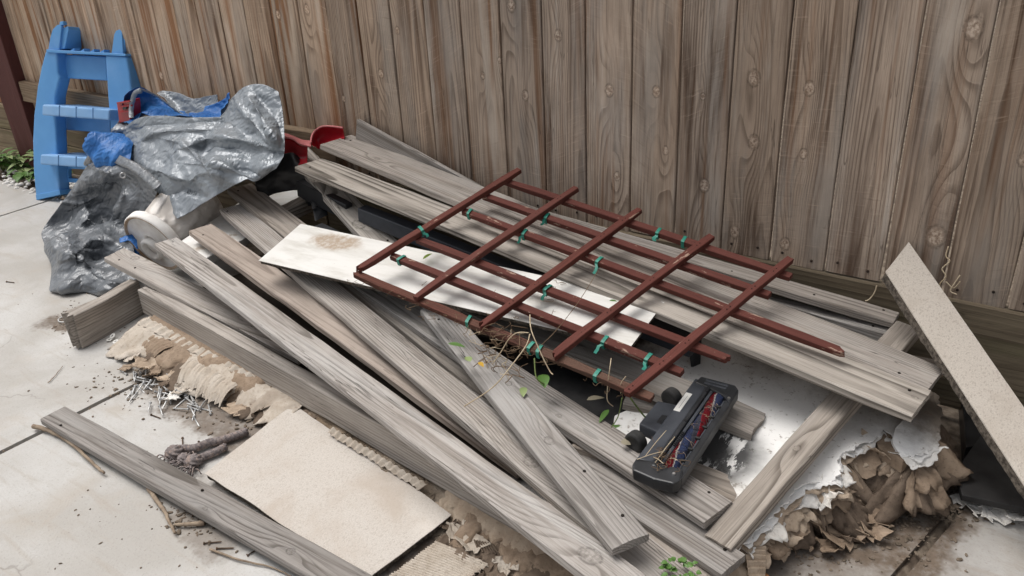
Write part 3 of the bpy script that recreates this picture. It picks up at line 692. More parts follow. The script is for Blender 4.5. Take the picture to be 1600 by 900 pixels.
for i, (p, q) in enumerate(cross):
    a, b = bil(*p), bil(*q)
    o = bar('cross_slat', a, b, RW, RH, M['redwood'], tr_root, nrm, seed=80+i, seg=10, na=5, ch=.0012, jag1=.02 if i in (0, 2, 3) else .004, bow=.002)
    setwood(o, 1.05+.12*rng.random(), rng.uniform(-.1, .3))
M['tape'] = plain('green_garden_tape', (0.012, 0.165, 0.12), (0.025, 0.25, 0.185), 30, 0.45, 0.4)
M['pin'] = plain('nail_hole', (0.03, 0.012, 0.01), (0.05, 0.02, 0.015), 30, 0.8, 0.2)
# nails at crossings
pin_me = mesh(*lathe([(0, .0006), (.0014, .0006), (.0016, -.001)], 6)); pin_me.materials.append(M['pin'])
ul = unit(C0-A0); uc = unit(B0-A0)
for (p, q) in cross:
    for (p2, q2) in longs:
        x1, y1, x2, y2 = *p, *q; x3, y3, x4, y4 = *p2, *q2
        den = (x1-x2)*(y3-y4)-(y1-y2)*(x3-x4); tt = ((x1-x3)*(y3-y4)-(y1-y3)*(x3-x4))/den; ss = ((x1-x3)*(y1-y2)-(y1-y3)*(x1-x2))/den
        if .02 < tt < .98 and .0 < ss < 1:
            X = bil(x1+tt*(x2-x1), y1+tt*(y2-y1))
            for s in (-1, 1):
                o = link('nail', pin_me); place(o, frame(X+uc*s*.006+nrm*.0006, ul, np.cross(nrm, ul), nrm), tr_root)
def tie(px, py, seg_, lift, tails=1, seed=0):
    """green tape wound once round a slat, with a loose tail"""
    r = random.Random(seed); (p, q) = seg_; a, b = bil(*p, lift), bil(*q, lift); u = unit(b-a); X = bil(px, py, lift); X = a+u*((X-a)@u)
    v = unit(np.cross(nrm, u)); w2, h2 = RW/2+.0012, RH+.0014; bw = .0045
    ring = [(-w2, .0012), (-w2*.5, .002), (w2*.5, .002), (w2, .0012), (w2+.0004, -h2*.5), (w2, -h2), (-w2, -h2-.001), (-w2-.0004, -h2*.5)]
    vv = []; ff = []
    sl = r.uniform(-.3, .3)
    for k in (-1, 1):
        for (y, z) in ring: vv.append(X+u*(bw*k+sl*y)+v*y+nrm*z)
    n = len(ring)
    for k in range(n): ff.append((k, (k+1) % n, n+(k+1) % n, n+k))
    for tI in range(tails):
        s = -1 if r.random() < .75 else 1; base = X+v*s*w2-nrm*h2*.3; k0 = len(vv); d = unit(v*s*.8+u*r.uniform(-.5, .5)-nrm*.25); ln = r.uniform(.012, .026)
        for i in range(4):
            c_ = base+d*ln*i/3-np.array([0, 0, 1])*.006*(i/3)**2+u*.003*math.sin(i*2+seed)
            vv += [c_-u*bw*.9, c_+u*bw*.9]
        for i in range(3): ff.append((k0+2*i, k0+2*i+1, k0+2*i+3, k0+2*i+2))
    o = wname('tie', vv, ff, M['tape'], tr_root); m = o.modifiers.new('t', 'SOLIDIFY'); m.thickness = .0009
for k, (x, y, i, kind) in enumerate([(660, 359, 0, 'c'), (732, 332, 2, 'l'), (628, 402, 4, 'l'), (818, 364, 2, 'l'), (857, 335, 1, 'l'), (934, 408, 2, 'l'), (848, 457, 3, 'l'), (1028, 362, 0, 'l'),
                                     (1070, 373, 0, 'l'), (937, 540, 4, 'l'), (1009, 563, 4, 'l'), (933, 583, 5, 'l'), (831, 538, 5, 'l'), (842, 546, 5, 'l'), (735, 496, 5, 'l')]):
    tie(x, y, cross[i] if kind == 'c' else longs[i], 0.0 if kind == 'c' else -RH-.0004, 0 if i == 5 else (2 if k in (6, 7) else 1), k)
# ================================================================ ROTTEN WHITE PANEL AND ITS TORN PAPER
PN = unit([-0.0326, -0.0945, 1.0]); PO = np.array([-2.4, 1.3, 0.04])
def pz(x, y): return 0.04+(x+2.4)*0.0326+(y-1.3)*0.0945
def PX(x, y, dz=0.0): return OP(x, y, PO+np.array([0, 0, dz]), PN)
def white_face():
    t = NT('dirty_white_panel_face'); p = t.pos(); n = t.noise(p, 7, 6, 0.7, 0.4); f = t.noise(p, 70, 5, 0.7)
    col = t.mix(t.ramp(n, 0.54, 0.82), (0.82, 0.81, 0.79), (0.58, 0.55, 0.50))
    col = t.mix(t.M('MULTIPLY', t.ramp(t.M('ADD', f, t.M('MULTIPLY', n, 0.4)), 0.78, 0.90), 0.7), col, (0.22, 0.18, 0.14))
    # soil washed over the panel near the fence
    q = t.V('SUBTRACT', p, tuple(PX(1215, 585))); x, y, _ = t.sep(q)
    d = t.M('ADD', t.M('MULTIPLY', y, 1.0), t.M('MULTIPLY', x, 0.35)); d = t.M('ADD', d, t.M('MULTIPLY', t.M('SUBTRACT', t.noise(p, 11, 6, 0.7), 0.5), 0.16))
    col = t.mix(t.M('MULTIPLY', t.ramp(d, -0.05, 0.08), 0.92), col, t.mix(f, (0.06, 0.045, 0.03), (0.20, 0.155, 0.115)))
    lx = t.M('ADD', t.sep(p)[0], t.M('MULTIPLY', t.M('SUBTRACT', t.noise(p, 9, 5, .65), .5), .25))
    col = t.mix(t.ramp(lx, -0.80, -0.90), col, t.mix(f, (0.022, 0.017, 0.013), (0.085, 0.065, 0.05)))  # shade beneath the planks painted into the face, so their gaps go dark
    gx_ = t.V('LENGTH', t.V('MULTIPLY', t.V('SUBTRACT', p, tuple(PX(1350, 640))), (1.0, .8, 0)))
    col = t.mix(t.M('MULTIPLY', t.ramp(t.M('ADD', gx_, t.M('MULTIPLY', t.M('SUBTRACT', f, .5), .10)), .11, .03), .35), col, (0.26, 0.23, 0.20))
    # black spray paint blot, scratched
    s = t.V('SUBTRACT', t.V('ADD', p, t.V('SCALE', t.V('SUBTRACT', t.noise(p, 25, 4, .6, col=True), (.5, .5, .5)), sc=0.03)), tuple(PX(1118, 706)))
    r = t.V('LENGTH', s); ring = t.ramp(r, 0.135, 0.06)
    flake = t.ramp(t.noise(t.V('MULTIPLY', p, (50, 16, 10)), 1.0, 4, 0.75), 0.5, 0.56)
    core = t.M('MULTIPLY', t.M('MULTIPLY', t.ramp(r, 0.085, 0.06), t.ramp(r, 0.02, 0.055)), flake)
    col = t.mix(t.M('MULTIPLY', ring, 0.93), col, (0.012, 0.012, 0.013)); col = t.mix(core, col, (0.72, 0.71, 0.69))
    return t.done(col, 0.75, t.M('ADD', f, n), 0.35, 0.002, 0.25)
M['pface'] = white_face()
def paper(name, c1, c2, c3):
    t = NT(name); p = t.pos(); n = t.noise(p, 14, 6, 0.7, 0.5); f = t.noise(p, 120, 4, 0.65)
    col = t.mix(t.ramp(n, 0.35, 0.65), c1, c2); col = t.mix(t.M('MULTIPLY', t.ramp(f, 0.5, 0.75), 0.6), col, c3)
    col = t.mix(t.M('MULTIPLY', t.ramp(t.noise(p, 5, 4, 0.6), 0.55, 0.7), 0.6), col, c3)
    return t.done(col, 0.92, t.M('ADD', f, t.M('MULTIPLY', n, 1.5)), 0.6, 0.003, 0.1)
M['paper1'] = paper('tan_torn_cardboard', (0.48, 0.39, 0.30), (0.38, 0.295, 0.22), (0.22, 0.16, 0.115))
M['paper2'] = paper('brown_torn_cardboard', (0.34, 0.262, 0.195), (0.25, 0.185, 0.132), (0.12, 0.085, 0.06))
M['paper3'] = paper('dark_rotten_cardboard', (0.19, 0.145, 0.11), (0.12, 0.09, 0.068), (0.055, 0.04, 0.03))
M['paper4'] = paper('pale_corrugated_cardboard', (0.53, 0.475, 0.41), (0.43, 0.37, 0.305), (0.25, 0.20, 0.155))
M['paper5'] = paper('white_paper_scrap', (0.80, 0.78, 0.75), (0.70, 0.67, 0.62), (0.42, 0.36, 0.3))
panel = empty('rotten_panel', (-1.2, 1.5, 0), 'rotten white faced cardboard panel under the planks with torn layered edges', 'panel')
edge_px = [(1120, 893), (1165, 849), (1189, 822), (1219, 792), (1255, 757), (1285, 752), (1306, 746), (1312, 730), (1314, 711), (1345, 694), (1380, 672), (1392, 688), (1399, 702), (1422, 713), (1438, 723), (1455, 710), (1468, 694), (1466, 660), (1469, 630), (1450, 598)]
E2 = [PX(*q)[:2] for q in edge_px]
back = [np.array([-0.17, 1.97]), np.array([-2.2, 1.9]), PX(245, 475)[:2]]
front = [PX(*q)[:2] for q in [(350, 525), (515, 625), (650, 708), (770, 780), (910, 862), (1020, 930)]]
jag_e = jagged(E2, 4, 0.22, 3, closed=False); jag_f = jagged([back[-1]]+front+[E2[0]], 4, 0.07, 4, closed=False)
def zface(x, y):
    e = min(math.hypot(x-q[0], y-q[1]) for q in E2)
    return pz(x, y)+0.012*math.exp(-e/0.03)*mnoise.noise(Vector((x*14, y*14, 2)))+0.004*mnoise.noise(Vector((x*6, y*6, 9)))
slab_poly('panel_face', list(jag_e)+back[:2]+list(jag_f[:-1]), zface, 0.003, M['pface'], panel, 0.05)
slab_poly('panel_core', [q+0.6*(np.array([-0.9, 1.5])-q)*0.07 for q in E2]+back[:2]+front, lambda x, y: max(0.006, pz(x, y)-0.006), 0.03, M['paper2'], panel, 0.12)
outv = []
for i in range(len(E2)):
    a, b = E2[max(i-1, 0)], E2[min(i+1, len(E2)-1)]; e = b-a; outv.append(unit([e[1], -e[0]]))
def layer(k, out, drop, amp, mat, lo=0, hi=len(E2), seed=0, inn=0.05, curl=0.0, name='paper_layer'):
    """a strip of torn paper hanging out from under the face"""
    pts = [np.array(E2[i]) for i in range(lo, hi)]; nv = [np.array(outv[i]) for i in range(lo, hi)]
    pp = smoothpath(pts, 12); nn = smoothpath(nv, 12); m = 13; n = len(pp); S = np.zeros((n, m, 3))
    for i in range(n):
        tear = out*(0.70+1.0*mnoise.noise(Vector((i*0.09+seed, seed, 0)))+0.40*mnoise.noise(Vector((i*0.3+seed, 3, 0)))+0.16*mnoise.noise(Vector((i*0.9, seed, 1))))
        for j in range(m):
            s = j/(m-1); d = -inn+(inn+tear)*s
            q = pp[i]+unit(nn[i])*d+np.array([mnoise.noise(Vector((i*.31, j*.9, seed)))*.006, mnoise.noise(Vector((i*.31, j*.9, seed+5)))*.006])
            z = pz(*q)-0.006-drop*s**1.3+.75*amp*s*(0.9*mnoise.noise(Vector((q[0]*21, q[1]*21, seed)))+0.35*mnoise.noise(Vector((q[0]*55, q[1]*55, seed)))+0.22*abs(mnoise.noise(Vector((q[0]*120, q[1]*120, seed)))))+curl*s*s
            S[i, j] = (q[0], q[1], max(z, 0.003+0.003*s))
    return sheet(name, S, mat, panel, 0.0014, smooth=True)
layer(0, .020, .016, .016, M['paper1'], 1, 12, 1)
layer(1, .035, .035, .026, M['paper1'], 1, 9, 2)
layer(2, .045, .055, .034, M['paper2'], 2, 16, 3)
layer(3, .030, .045, .030, M['paper1'], 5, 14, 4)
layer(4, .055, .080, .030, M['paper2'], 4, 18, 5)
layer(5, .070, .095, .026, M['paper3'], 3, 19, 6)
layer(6, .030, .024, .030, M['paper5'], 1, 9, 7)
layer(10, .012, .006, .02, M['pface'], 1, 10, 17)
layer(7, .050, .070, .040, M['paper1'], 0, 5, 8, curl=.01)
layer(8, .014, .012, .02, M['paper5'], 8, 17, 9, curl=.012)
layer(9, .10, .105, .014, M['paper3'], 5, 15, 10)

def flake(name, c, size, mat, rot, tilt, curl, seed, asp=1.0, n=7, label=None, group=None, parent=None, cat='cardboard scrap'):
    r = random.Random(seed); S = np.zeros((n, n, 3)); cr = math.cos(rot), math.sin(rot)
    for i in range(n):
        for j in range(n):
            u, v = i/(n-1)-.5, j/(n-1)-.5
            e = 0.16 if i in (0, n-1) or j in (0, n-1) else 0.03
            x = (u+r.uniform(-1, 1)*e)*size*asp; y = (v+r.uniform(-1, 1)*e)*size
            z = curl*size*(4*v*v)+tilt*x+size*0.09*mnoise.noise(Vector((u*4+seed, v*4, seed)))
            S[i, j] = (c[0]+x*cr[0]-y*cr[1], c[1]+x*cr[1]+y*cr[0], z)
    S[:, :, 2] += c[2]-S[:, :, 2].min()
    o = sheet(name, S, mat, parent, 0.0015, smooth=False)
    if label: tag(o, label, cat, group)
    return o
fl = random.Random(11)
ORD = 'leftmost second third fourth fifth sixth seventh eighth ninth tenth eleventh twelfth thirteenth fourteenth fifteenth sixteenth seventeenth eighteenth nineteenth twentieth twenty-first twenty-second'.split()
PCOL = {1: 'tan', 2: 'brown', 3: 'dark brown', 4: 'pale beige', 5: 'white'}
def ordl(k, n): return 'leftmost' if k == 0 else ('rightmost' if k == n-1 else ORD[k]+' from the left')
FR = 'curled scraps at the right foot of the panel'; FRL = 'small curled brown cardboard scrap on the soil by the torn right edge of the panel'
spots = [(1302, 838, .075, 2), (1275, 812, .05, 1), (1335, 815, .07, 2), (1370, 815, .06, 2), (1310, 790, .045, 1), (1350, 790, .05, 2), (1400, 745, .05, 2), (1415, 770, .035, 1), (1360, 760, .04, 3), (1330, 770, .05, 2),
         (1440, 735, .05, 2), (1385, 790, .035, 3), (1295, 860, .035, 2), (1325, 835, .055, 3), (1455, 750, .03, 3), (1388, 775, .03, 2), (1260, 850, .03, 2), (1350, 830, .05, 2)]
for k, (x, y, s, m) in enumerate(sorted(spots)):
    flake('cardboard_scrap', W(x, y, .006+.01*fl.random()), s, M['paper%d' % m], fl.random()*3, fl.uniform(-.25, .25), fl.uniform(.05, .4), 300+k, fl.uniform(.6, 1.5), label='%s curled scrap, %s by the torn panel edge' % (PCOL[m], ordl(k, len(spots))), group=FR)
flake('paper_scrap', W(1384, 780, .03), .026, M['paper5'], .4, .2, .1, 350, 1.2, label='small bright white paper scrap among the brown cardboard at the right', cat='paper scrap')
S = patch([[PX(1400, 668, .02), PX(1428, 640, .012), PX(1462, 612, .0)], [PX(1395, 690, .015), PX(1432, 672, .012), PX(1470, 655, .002)], [PX(1408, 712, .0), PX(1440, 712, .004), PX(1466, 694, -.004)]], 8)
for i in range(S.shape[0]):
    for j in range(S.shape[1]):
        e = max(0, 1-min(S.shape[0]-1-i, S.shape[1]-1-j)/3.0); S[i, j] += np.array([mnoise.noise(Vector((i*.9, j*.9, 1))), mnoise.noise(Vector((i*.9, j*.9, 7))), 0])*.011*e
sheet('white_flap', crumple(S, .004, 14, 3), M['pface'], panel, .002, False)
# brown stiff pieces standing under the flap
flake('cardboard_tongue', PX(1398, 735, -.06), .055, M['paper2'], 1.2, .9, .1, 361, .7, parent=panel)
flake('cardboard_tongue', PX(1370, 720, -.05), .06, M['paper1'], .6, -.7, .3, 362, .9, parent=panel)
flake('cardboard_tongue', PX(1345, 735, -.06), .06, M['paper2'], 2.1, .8, .3, 363, .8, parent=panel)
flake('cardboard_tongue', PX(1285, 790, -.05), .055, M['paper5'], 1.0, 1.2, .3, 364, .5, parent=panel)

def ribbed(name, c4, nr, mat, amp=.003, parent=None, seed=0, m=8, tear=.06, lift=None, label=None, cat='cardboard', group=None):
    """corrugated sheet: ribs run from side c4[0]-c4[1] to side c4[3]-c4[2]"""
    a, b, c, d = [np.array(q, float) for q in c4]; n = nr*6; S = np.zeros((n+1, m, 3))
    for i in range(n+1):
        s = i/n
        e = tear*(mnoise.noise(Vector((s*nr*.8, seed, 0)))+.5*mnoise.noise(Vector((s*nr*2.3, seed, 4))))
        for j in range(m):
            t_ = j/(m-1); t2 = t_*(1+e)+e*.3*(1-t_)
            q = (a*(1-s)+b*s)*(1-t2)+(d*(1-s)+c*s)*t2
            q = q+np.array([0, 0, amp*math.sin(s*nr*2*math.pi)+.006*mnoise.noise(Vector((q[0]*12, q[1]*12, seed)))])
            if lift: q = q+np.array([0, 0, lift(s, t_)])
            q[2] = max(q[2], .004)
            S[i, j] = q
    o = sheet(name, S, mat, parent, .0016, False)
    if label: tag(o, label, cat, group)
    return o
ribbed('corrugated_strip', [W(232, 497, .055), W(400, 588, .055), W(391, 597, .040), W(215, 506, .048)], 17, M['paper4'], .0028, panel, 1, tear=.25)
ribbed('corrugated_strip', [W(520, 668, .055), W(668, 757, .055), W(656, 765, .035), W(512, 677, .042)], 16, M['paper4'], .0028, panel, 2, tear=.3)
ribbed('corrugated_flap', [W(235, 510, .042), W(275, 540, .045), W(238, 565, .006), W(205, 545, .006)], 9, M['paper2'], .0012, panel, 3, lift=lambda s, t: .012*math.sin(t*3))
ribbed('corrugated_flap', [W(298, 560, .05), W(372, 602, .05), W(345, 640, .008), W(278, 600, .012)], 14, M['paper4'], .0007, panel, 4, tear=.3, lift=lambda s, t: .018*math.sin(t*2.6))
ribbed('corrugated_sheet', [W(600, 905, .014), W(682, 845, .016), W(765, 880, .014), W(690, 935, .012)], 22, M['paper4'], .0016, None, 5, tear=.1, label='pale corrugated cardboard sheet on the ground below the particle board corner')
ribbed('corrugated_flap', [W(740, 842, .03), W(770, 848, .03), W(785, 868, .02), W(748, 862, .018)], 7, M['paper3'], .002, panel, 6)
ribbed('corrugated_flap', [W(1170, 905, .05), W(1160, 850, .075), W(1196, 852, .07), W(1195, 905, .03)], 6, M['paper1'], .003, panel, 7, lift=lambda s, t: .01*math.sin(s*3))
ribbed('corrugated_flap', [W(1200, 850, .065), W(1215, 825, .065), W(1246, 845, .02), W(1225, 880, .018)], 8, M['paper1'], .0022, panel, 8)
# pulp squeezed out along the front beam
def pulp():
    t = NT('cracked_paper_pulp'); p = t.pos(); e = t.voro(t.V('ADD', p, t.V('SCALE', t.noise(p, 20, 4, .6, col=True), sc=.05)), 26, 'DISTANCE_TO_EDGE')
    n = t.noise(p, 9, 6, .7); col = t.mix(t.ramp(n, .35, .65), (.40, .335, .265), (.27, .21, .155)); col = t.mix(t.M('MULTIPLY', t.ramp(t.noise(p, 3, 3), .5, .65), .6), col, (.23, .165, .105))
    ck = t.M('MULTIPLY', t.ramp(e, .04, .0), t.ramp(t.noise(p, 7, 3), .5, .6)); col = t.mix(t.M('MULTIPLY', ck, .6), col, (.07, .052, .04))
    fb = t.noise(t.V('MULTIPLY', p, (60, 140, 60)), 1.0, 5, .7); col = t.mix(t.M('MULTIPLY', t.ramp(fb, .45, .7), .55), col, (.17, .13, .10))
    return t.done(col, .95, t.M('SUBTRACT', t.M('ADD', n, t.noise(p, 90, 4, .7)), t.M('MULTIPLY', ck, 1.5)), .8, .005, .1)
M['pulp'] = pulp()
ia = W(236, 500, .03); ib = W(880, 872, .03); ibd = ib+(ib-ia)*.35
nL, nW = 150, 16; S = np.zeros((nL, nW, 3)); uu = unit(ibd-ia); oo = np.array([uu[1], -uu[0], 0]); oo = oo if oo[1] < 0 else -oo
for i in range(nL):
    s = i/(nL-1); b0 = ia+(ibd-ia)*s; ow = .075+.05*mnoise.noise(Vector((s*9, 3, 0)))+.025*mnoise.noise(Vector((s*40, 3, 0)))
    if s > .42: ow += .05
    for j in range(nW):
        t_ = j/(nW-1); q = b0+oo*(-.03+(ow+.03)*t_)
        d1, _ = mnoise.voronoi(Vector((q[0]*24, q[1]*24, 1)))
        z = .040*(1-t_)**1.1+.010*(d1[1]-d1[0])+.018*mnoise.noise(Vector((q[0]*13, q[1]*13, 4)))*(1-t_*.5)
        S[i, j] = (q[0], q[1], max(z*(1 if t_ < 1 else 0), -.004 if t_ == 1 else .002+.006*(1-t_)))
sheet('paper_pulp', S, M['pulp'], panel, 0, False)
def front_layer(px, z0, out, mat, seed, amp=.012):
    """ragged torn sheet squeezed out from under the front beam"""
    pp = smoothpath([W(x, y, z0) for x, y in px], 22); n = len(pp); m = 14; S = np.zeros((n, m, 3))
    for i in range(n):
        tg = unit(pp[min(i+1, n-1)]-pp[max(i-1, 0)]); ov = np.array([tg[1], -tg[0], 0]); ov = ov if ov[1] < 0 else -ov
        tear = out*(.75+.9*mnoise.noise(Vector((i*.07, seed, 0)))+.35*mnoise.noise(Vector((i*.31, seed, 2)))+.2*mnoise.noise(Vector((i*.9, seed, 3))))
        for j in range(m):
            s_ = j/(m-1); q = pp[i]+ov*(-.03+(tear+.03)*s_); q = q+tg*.012*mnoise.noise(Vector((i*.2, j*.5, seed)))
            z = z0*(1-s_**1.6)+.006+amp*s_**.5*(mnoise.noise(Vector((q[0]*19, q[1]*19, seed)))+.4*mnoise.noise(Vector((q[0]*60, q[1]*60, seed)))+.5*abs(mnoise.noise(Vector((q[0]*34, q[1]*34, seed+4)))))
            S[i, j] = (q[0], q[1], max(z, .004+.002*s_))
    sheet('torn_layer', S, mat, panel, .0015, True)
front_layer([(228, 500), (290, 533), (350, 566), (420, 605)], .050, .10, M['paper2'], 31)
front_layer([(222, 502), (300, 540), (380, 585), (470, 636)], .042, .135, M['paper4'], 32, .018)
front_layer([(260, 520), (340, 562), (430, 612), (500, 652)], .030, .15, M['paper3'], 33)
front_layer([(690, 775), (760, 813), (840, 856), (930, 905)], .045, .045, M['paper1'], 34)
front_layer([(735, 802), (790, 832), (860, 870), (960, 925)], .035, .085, M['paper2'], 35, .016)
front_layer([(730, 803), (790, 838), (850, 872), (940, 920)], .022, .13, M['paper3'], 36)
FL2 = 'scraps along the front beam'; FL2L = 'small torn brown cardboard scrap lying along the foot of the front beam'
spots = [(205, 560, .04, 4), (222, 575, .05, 1), (240, 585, .045, 2), (196, 575, .03, 2), (262, 592, .05, 1), (285, 612, .05, 4), (255, 600, .03, 3), (370, 640, .05, 1), (410, 640, .05, 4), (430, 620, .04, 2), (190, 558, .025, 3),
         (700, 822, .035, 3), (715, 835, .04, 4), (735, 850, .045, 4), (790, 885, .05, 4), (825, 880, .04, 3), (770, 905, .04, 3), (850, 895, .05, 2), (800, 862, .03, 2), (690, 800, .03, 1), (270, 545, .05, 1), (300, 572, .04, 4)]
for k, (x, y, s, m) in enumerate(sorted(spots)):
    flake('cardboard_scrap', W(x, y, .008+.012*fl.random()), s, M['paper%d' % m], fl.random()*3, fl.uniform(-.2, .2), fl.uniform(-.1, .3), 400+k, fl.uniform(.6, 1.5), label='%s cardboard scrap, %s along the front beam' % (PCOL[m], ordl(k, len(spots))), group=FL2)
# orange block under the scraps
M['clay'] = plain('orange_clay', (.36, .145, .05), (.44, .20, .08), 14, .7, .3, .3, 50, c3=(.25, .1, .045), c3scale=5)
v, f = lathe([(0, .0), (.016, .0), (.019, .004), (.0195, .03), (.0175, .06), (.015, .075), (.009, .082), (0, .083)], 20)
o = link('clay_piece', mesh(v, f, True), M['clay']); place(o, frame(W(1186, 905, .02), unit([.5, -.8, 0]), (0, 0, 1), unit([.8, .5, 0])) @ Matrix.Rotation(.9, 4, 'X')); tag(o, 'rounded orange clay piece under the cardboard at the bottom edge', 'clay piece')
o = extrude_poly('clay_chip', [W(213, 524, .03), W(226, 515, .045), W(228, 528, .035), W(214, 538, .01)], (0.01, .03, 0), M['clay'], None, .002); tag(o, 'small orange chip wedged under the left end of the front beam', 'chip')

# ================================================================ TARPS
def tarp_mat(name, c1, c2, rough, metal, spec):
    t = NT(name); p = t.coord(); n = t.noise(p, 6, 4, .6); col = t.mix(t.ramp(n, .35, .65), c1, c2)
    w1 = t.n('ShaderNodeTexWave', wave_type='BANDS'); t.put(w1.inputs['Vector'], t.V('ADD', p, t.V('SCALE', n_col(t, p), sc=.02))); w1.inputs['Scale'].default_value = 95
    w2 = t.n('ShaderNodeTexWave', wave_type='BANDS', bands_direction='Z'); t.put(w2.inputs['Vector'], p); w2.inputs['Scale'].default_value = 95
    wv = t.M('ADD', w1.outputs['Fac'], w2.outputs['Fac'])
    def rdg(sc, ds): return t.M('ABSOLUTE', t.M('SUBTRACT', t.noise(t.V('ADD', p, t.V('SCALE', n_col(t, p), sc=ds)), sc, 2, .5), .5))
    pw = t.V('ADD', p, t.V('SCALE', t.noise(p, 9, 3, .5, col=True), sc=.06)); h = None; rr_ = random.Random(17)
    for k, fr in enumerate((24, 33, 42, 55, 70, 90, 120)):
        d = (rr_.gauss(0, 1), rr_.gauss(0, 1), rr_.gauss(0, 1)); l_ = math.sqrt(sum(c*c for c in d)); d = tuple(c/l_*fr for c in d)
        tri = t.M('ABSOLUTE', t.M('SUBTRACT', t.M('FRACT', t.M('ADD', t.V('DOT_PRODUCT', pw, d), k*.37)), .5))
        mk = t.ramp(t.noise(t.V('ADD', p, (k*3.1, k*1.7, 0)), fr*.30, 2, .5), .42, .62)
        tri = t.M('MULTIPLY', t.M('MULTIPLY', tri, mk), 60.0/fr); h = tri if h is None else t.M('ADD', h, tri)
    h = t.M('ADD', h, t.M('MULTIPLY', wv, .02))
    return t.done(col, t.M('ADD', rough, t.M('MULTIPLY', n, .12)), h, .55, .005, spec, metal)
def n_col(t, p): return t.noise(p, 7, 3, .5, col=True)
M['tarp'] = tarp_mat('silver_grey_tarpaulin', (.25, .278, .305), (.225, .25, .277), .28, .12, .7)
M['tarp_dark'] = tarp_mat('dark_grey_tarpaulin', (.145, .157, .172), (.125, .136, .15), .28, .08, .7)
M['tarp_blue'] = tarp_mat('blue_tarpaulin', (.018, .115, .36), (.03, .16, .45), .42, .0, .4)
M['black'] = plain('black_plastic', (.008, .008, .009), (.018, .018, .02), 20, .4, .4)
def proj(P):
    d = np.asarray(P)-np.array([0, 0, H]); z = d@FWD; return 800+FPX*(d@RIGHT)/z, 450+FPX*(d@DOWN)/z
def fold(S, T, segs):
    """raise sharp-crested folds (or press valleys) along the given lines of a sheet"""
    px, py = proj(S); cam_ = np.array([0, 0, H]); vw = cam_-S; vw /= np.linalg.norm(vw, axis=2, keepdims=True); D_ = np.zeros(px.shape)
    for pts, amp, w1, w2 in segs:
        q = [np.array(T(*p)) for p in pts]; w1, w2 = w1/3.9, w2/3.9; best = np.full(px.shape, 1e9); end = np.ones(px.shape); n = len(q)-1
        for k in range(n):
            a, b = q[k], q[k+1]; e = b-a; l2 = e@e; t_ = np.clip(((px-a[0])*e[0]+(py-a[1])*e[1])/l2, 0, 1)
            cx, cy = px-a[0]-t_*e[0], py-a[1]-t_*e[1]; d = np.hypot(cx, cy); side = (e[0]*cy-e[1]*cx) > 0
            ww = np.where(side, w1, w2); v = d/ww; s = (k+t_)/n; up = v < best
            end = np.where(up, np.minimum(1, 4*np.minimum(s+.08, 1.08-s)), end); best = np.where(up, v, best)
        D_ += amp*np.exp(-best)*np.clip(end, 0, 1)
    return S+vw*D_[:, :, None]*.95
def T1(x, y): return 180+x/3.914, 120+y/3.914
def T2(x, y): return 50+x/3.913, 240+y/3.913
rows = [([(65, 300), (150, 250), (300, 238), (440, 250), (600, 246), (665, 235), (722, 130), (800, 58), (900, 45), (1000, 92)], 1.76, 1.90),
        ([(62, 420), (170, 370), (300, 345), (430, 330), (560, 320), (680, 290), (760, 220), (850, 150), (930, 150), (1025, 210)], 1.73, 1.87),
        ([(110, 560), (210, 470), (330, 420), (450, 420), (570, 400), (690, 380), (790, 350), (880, 320), (960, 300), (1036, 340)], 1.68, 1.82),
        ([(190, 640), (270, 570), (370, 520), (470, 480), (580, 480), (690, 480), (800, 460), (890, 450), (960, 450), (1034, 462)], 1.64, 1.77),
        ([(290, 740), (350, 680), (430, 620), (520, 580), (610, 560), (700, 560), (790, 550), (860, 560), (940, 545), (1018, 500)], 1.60, 1.73),
        ([(382, 870), (450, 830), (520, 785), (600, 742), (680, 690), (750, 650), (805, 625), (850, 640), (905, 612), (985, 560)], 1.56, 1.72)]
tf = random.Random(4); g = []
for i, (r_, ya, yb) in enumerate(rows):
    n = len(r_); g.append([OF(*T1(*q), ya+(yb-ya)*j/(n-1)+tf.uniform(-.010, .010)) for j, q in enumerate(r_)])
tarp = empty('silver_tarp', (-2.7, 1.75, .1), 'crumpled silver grey tarp with blue lining heaped against the fence', 'tarp')
S = patch(g, 20)
S = fold(S, T1, [([(420, 440), (520, 385), (640, 368), (760, 385), (1000, 450)], .050, 16, 60), ([(500, 490), (620, 440), (760, 440)], -.045, 30, 30), ([(290, 380), (400, 400), (480, 470), (545, 545)], .045, 14, 45),
                 ([(480, 480), (540, 540), (650, 545), (780, 600)], .040, 12, 55), ([(730, 130), (790, 230), (850, 300), (935, 400)], .040, 14, 50), ([(800, 110), (880, 220), (930, 330), (1000, 440)], .045, 12, 40),
                 ([(860, 110), (960, 230), (1020, 380)], -.035, 18, 30), ([(150, 400), (230, 350), (330, 330), (600, 320)], .035, 12, 45), ([(100, 330), (250, 300), (450, 290), (620, 270)], -.030, 16, 30),
                 ([(200, 560), (330, 600), (430, 640)], .030, 14, 40), ([(430, 660), (500, 600), (600, 580), (680, 640)], .030, 10, 35), ([(330, 740), (430, 690), (560, 740)], -.03, 14, 40), ([(700, 560), (820, 580), (900, 600)], -.03, 16, 30), ([(640, 280), (720, 300), (830, 380)], -.03, 14, 40)])
Sc = facet(S, .20, 1)
wgt = np.clip(np.minimum.outer(np.minimum(np.arange(S.shape[0]), np.arange(S.shape[0])[::-1]), np.minimum(np.arange(S.shape[1]), np.arange(S.shape[1])[::-1]))/16., .25, 1)[:, :, None]
sheet('front_sheet', S+(Sc-S)*wgt, M['tarp'], tarp)
bk = [(82, 190), (105, 95), (150, 66), (205, 80), (260, 112), (330, 172), (400, 214), (450, 230), (560, 190), (640, 140), (700, 96)]
